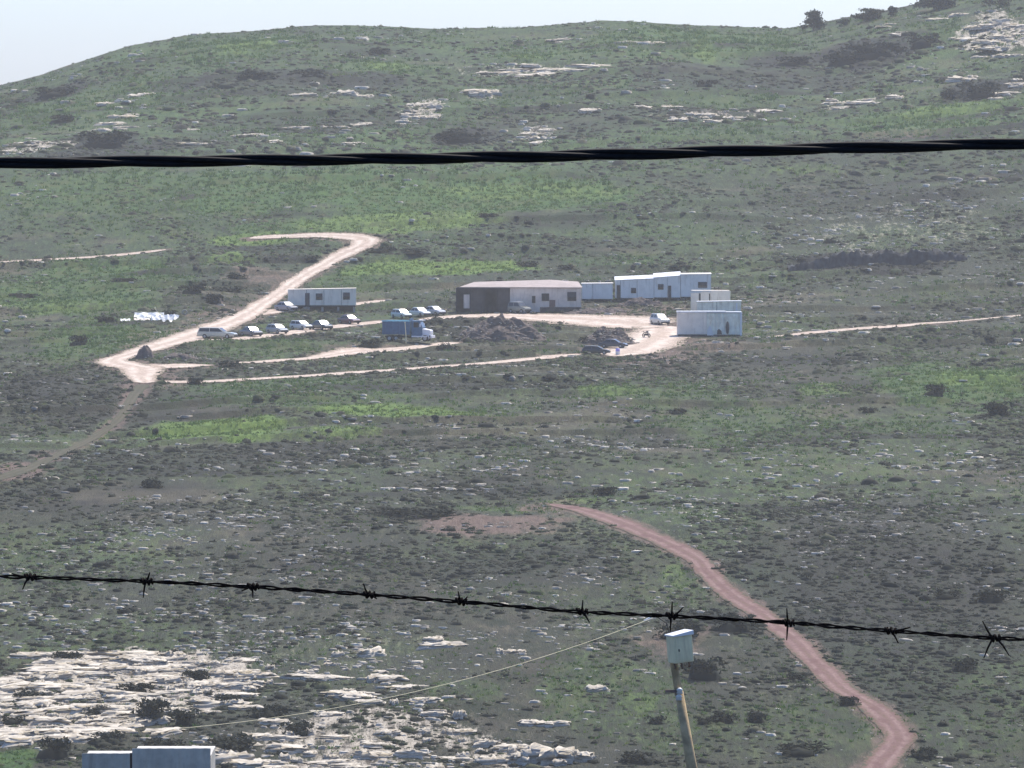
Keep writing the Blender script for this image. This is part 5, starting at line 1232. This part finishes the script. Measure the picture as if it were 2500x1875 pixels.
for a, b, q in ((x0 - ox, xm - ox - .02, za - gs), (xm - ox + .03, x1 - ox, zb_ - gs)):
    box('roof_sheet', M['galv'], t, a, b, .12, 2.6, q - .22, q - .18); box('side_wall', M['galv'], t, a if a < xm - ox - .5 else b - .03, (a + .03) if a < xm - ox - .5 else b, .05, 2.55, -.5, q - .23)
box('back_wall', M['galv'], t, x0 - ox, x1 - ox, 2.56, 2.6, -.5, za - gs - .23)

# ------------------------------------------------------------------ close by: twisted cable and barbed wire
CD = 17.0; cs = CD / 17021.0
kx = np.array([-1500, 0, 600, 1250, 1800, 2500, 4000.0]); kr = np.array([402, 398, 392, 383, 369, 349, 290.0])
t = thing('overhead_cable', 'thick black twisted cable crossing the whole upper picture', 'cable', (0, CD, 0))
pc = np.polyfit(kx, kr, 3)
u = np.linspace(-1500, 4000, 620); cx = (u - 1250) * cs; cz = (300 - np.polyval(pc, u)) * cs + 0.0012 * np.sin(u / 260.0)
for k in range(3):
    ph = 2 * math.pi * cx / 0.95 + k * 2 * math.pi / 3 + 0.6 * np.sin(cx * 1.7)
    pts = np.stack([cx, .0076 * np.cos(ph), cz + .0074 * np.sin(ph)], 1)
    MB().tube(pts, .0072 + .0006 * math.sin(k), 8).build('strand', M['cable'], t, smooth=True)

BD = 7.5; bs = BD / 17021.0
kx = np.array([-1500, 0, 350, 620, 900, 1120, 1420, 1640, 1920, 2170, 2420, 2500, 4000.0]); kr = np.array([1372, 1408, 1420, 1434, 1453, 1470, 1496, 1505, 1521, 1542, 1560, 1562, 1640.0])
t = thing('barbed_wire', 'rusty barbed wire sagging across the lower picture', 'barbed wire', (0, BD, 0))
u = np.linspace(-1500, 4000, 1300); bx = (u - 1250) * bs; row = np.interp(u, kx, kr)
row = np.convolve(np.pad(row, 20, mode='edge'), np.ones(41) / 41, mode='valid'); bz = (300 - row) * bs
for k in range(2):
    ph = 2 * math.pi * bx / .055 + k * math.pi
    jit = .0005 * fbm(bx * 60, bx * 0 + k, 5, 2)
    MB().tube(np.stack([bx, .0013 * np.cos(ph), bz + .0013 * np.sin(ph) + jit], 1), .00125 * (1 + 0.35 * fbm(bx * 150, bx * 0 + 3 * k, 9, 2)), 6).build('strand', M['rust'], t)
barbs = [(-470, 3), (-200, 2), (70, 0), (355, 1), (615, 2), (900, 3), (1125, 4), (1420, 5), (1640, 6), (1925, 7), (2175, 8), (2430, 9), (2700, 1), (2960, 5), (3220, 2)]
prong = {0: [(-.010, -.018), (-.026, .006)], 1: [(-.004, -.024), (.006, .014)], 2: [(.001, -.016), (-.016, -.006)], 3: [(-.008, .017), (.012, -.006)], 4: [(-.004, .016), (.010, .008)],
         5: [(.002, .018), (.012, -.016)], 6: [(.001, .022), (.018, .014), (-.002, -.024)], 7: [(-.002, .022), (-.002, -.026)], 8: [(.012, -.018), (.030, .006)], 9: [(-.018, .026), (-.016, -.030), (.022, -.026)]}
for px, kind in barbs:
    x = (px - 1250) * bs; z = float(np.interp(px, u, bz))
    dzdx = (float(np.interp(px + 40, u, bz)) - z) / (40 * bs)
    mb = MB(); a = np.linspace(0, 2 * math.pi * 2.3, 40); uu = np.linspace(-.006, .006, 40)
    r_ = .0028 + .0006 * np.sin(a * 1.3 + px)
    mb.tube(np.stack([x + uu, r_ * np.cos(a), z + dzdx * uu + r_ * np.sin(a)], 1), .00125, 6)
    a2 = a * -1.0
    mb.tube(np.stack([x + uu * .8 + .002, (r_ + .0006) * np.cos(a2 + 1), z + dzdx * uu + (r_ + .0004) * np.sin(a2 + 1)], 1), .0012, 6)
    for dx_, dz_ in ((.72 * p_[0], .72 * p_[1]) for p_ in prong[kind]):
        mb.tube([(x + .2 * dx_, -.002, z + .05 * dz_), (x + .6 * dx_, -.004, z + .45 * dz_), (x + dx_, -.003, z + dz_)], [.0012, .0011, .0006], 6)
    mb.build('barb', M['rust'], t)

# ------------------------------------------------------------------ the hazy air between here and the far hill
hm = D.materials.new('haze_air'); hm.use_nodes = True; nt = hm.node_tree
for n in list(nt.nodes): nt.nodes.remove(n)
ho = nt.nodes.new('ShaderNodeOutputMaterial'); vol = nt.nodes.new('ShaderNodeVolumePrincipled')
vol.inputs['Color'].default_value = (0.97, 0.98, 0.98, 1); vol.inputs['Density'].default_value = HAZE; vol.inputs['Anisotropy'].default_value = 0.2
nt.links.new(vol.outputs[0], ho.inputs['Volume'])
zmax = max(float(gz.max()), 45.0)
h = MB().box(-3300, 3300, -1000, 5400, float(gz.min()) - 1.0, zmax + 3.0).build('haze', hm, None)
tag(h, 'pale haze hanging in the air before the far hill', 'haze', kind='stuff')
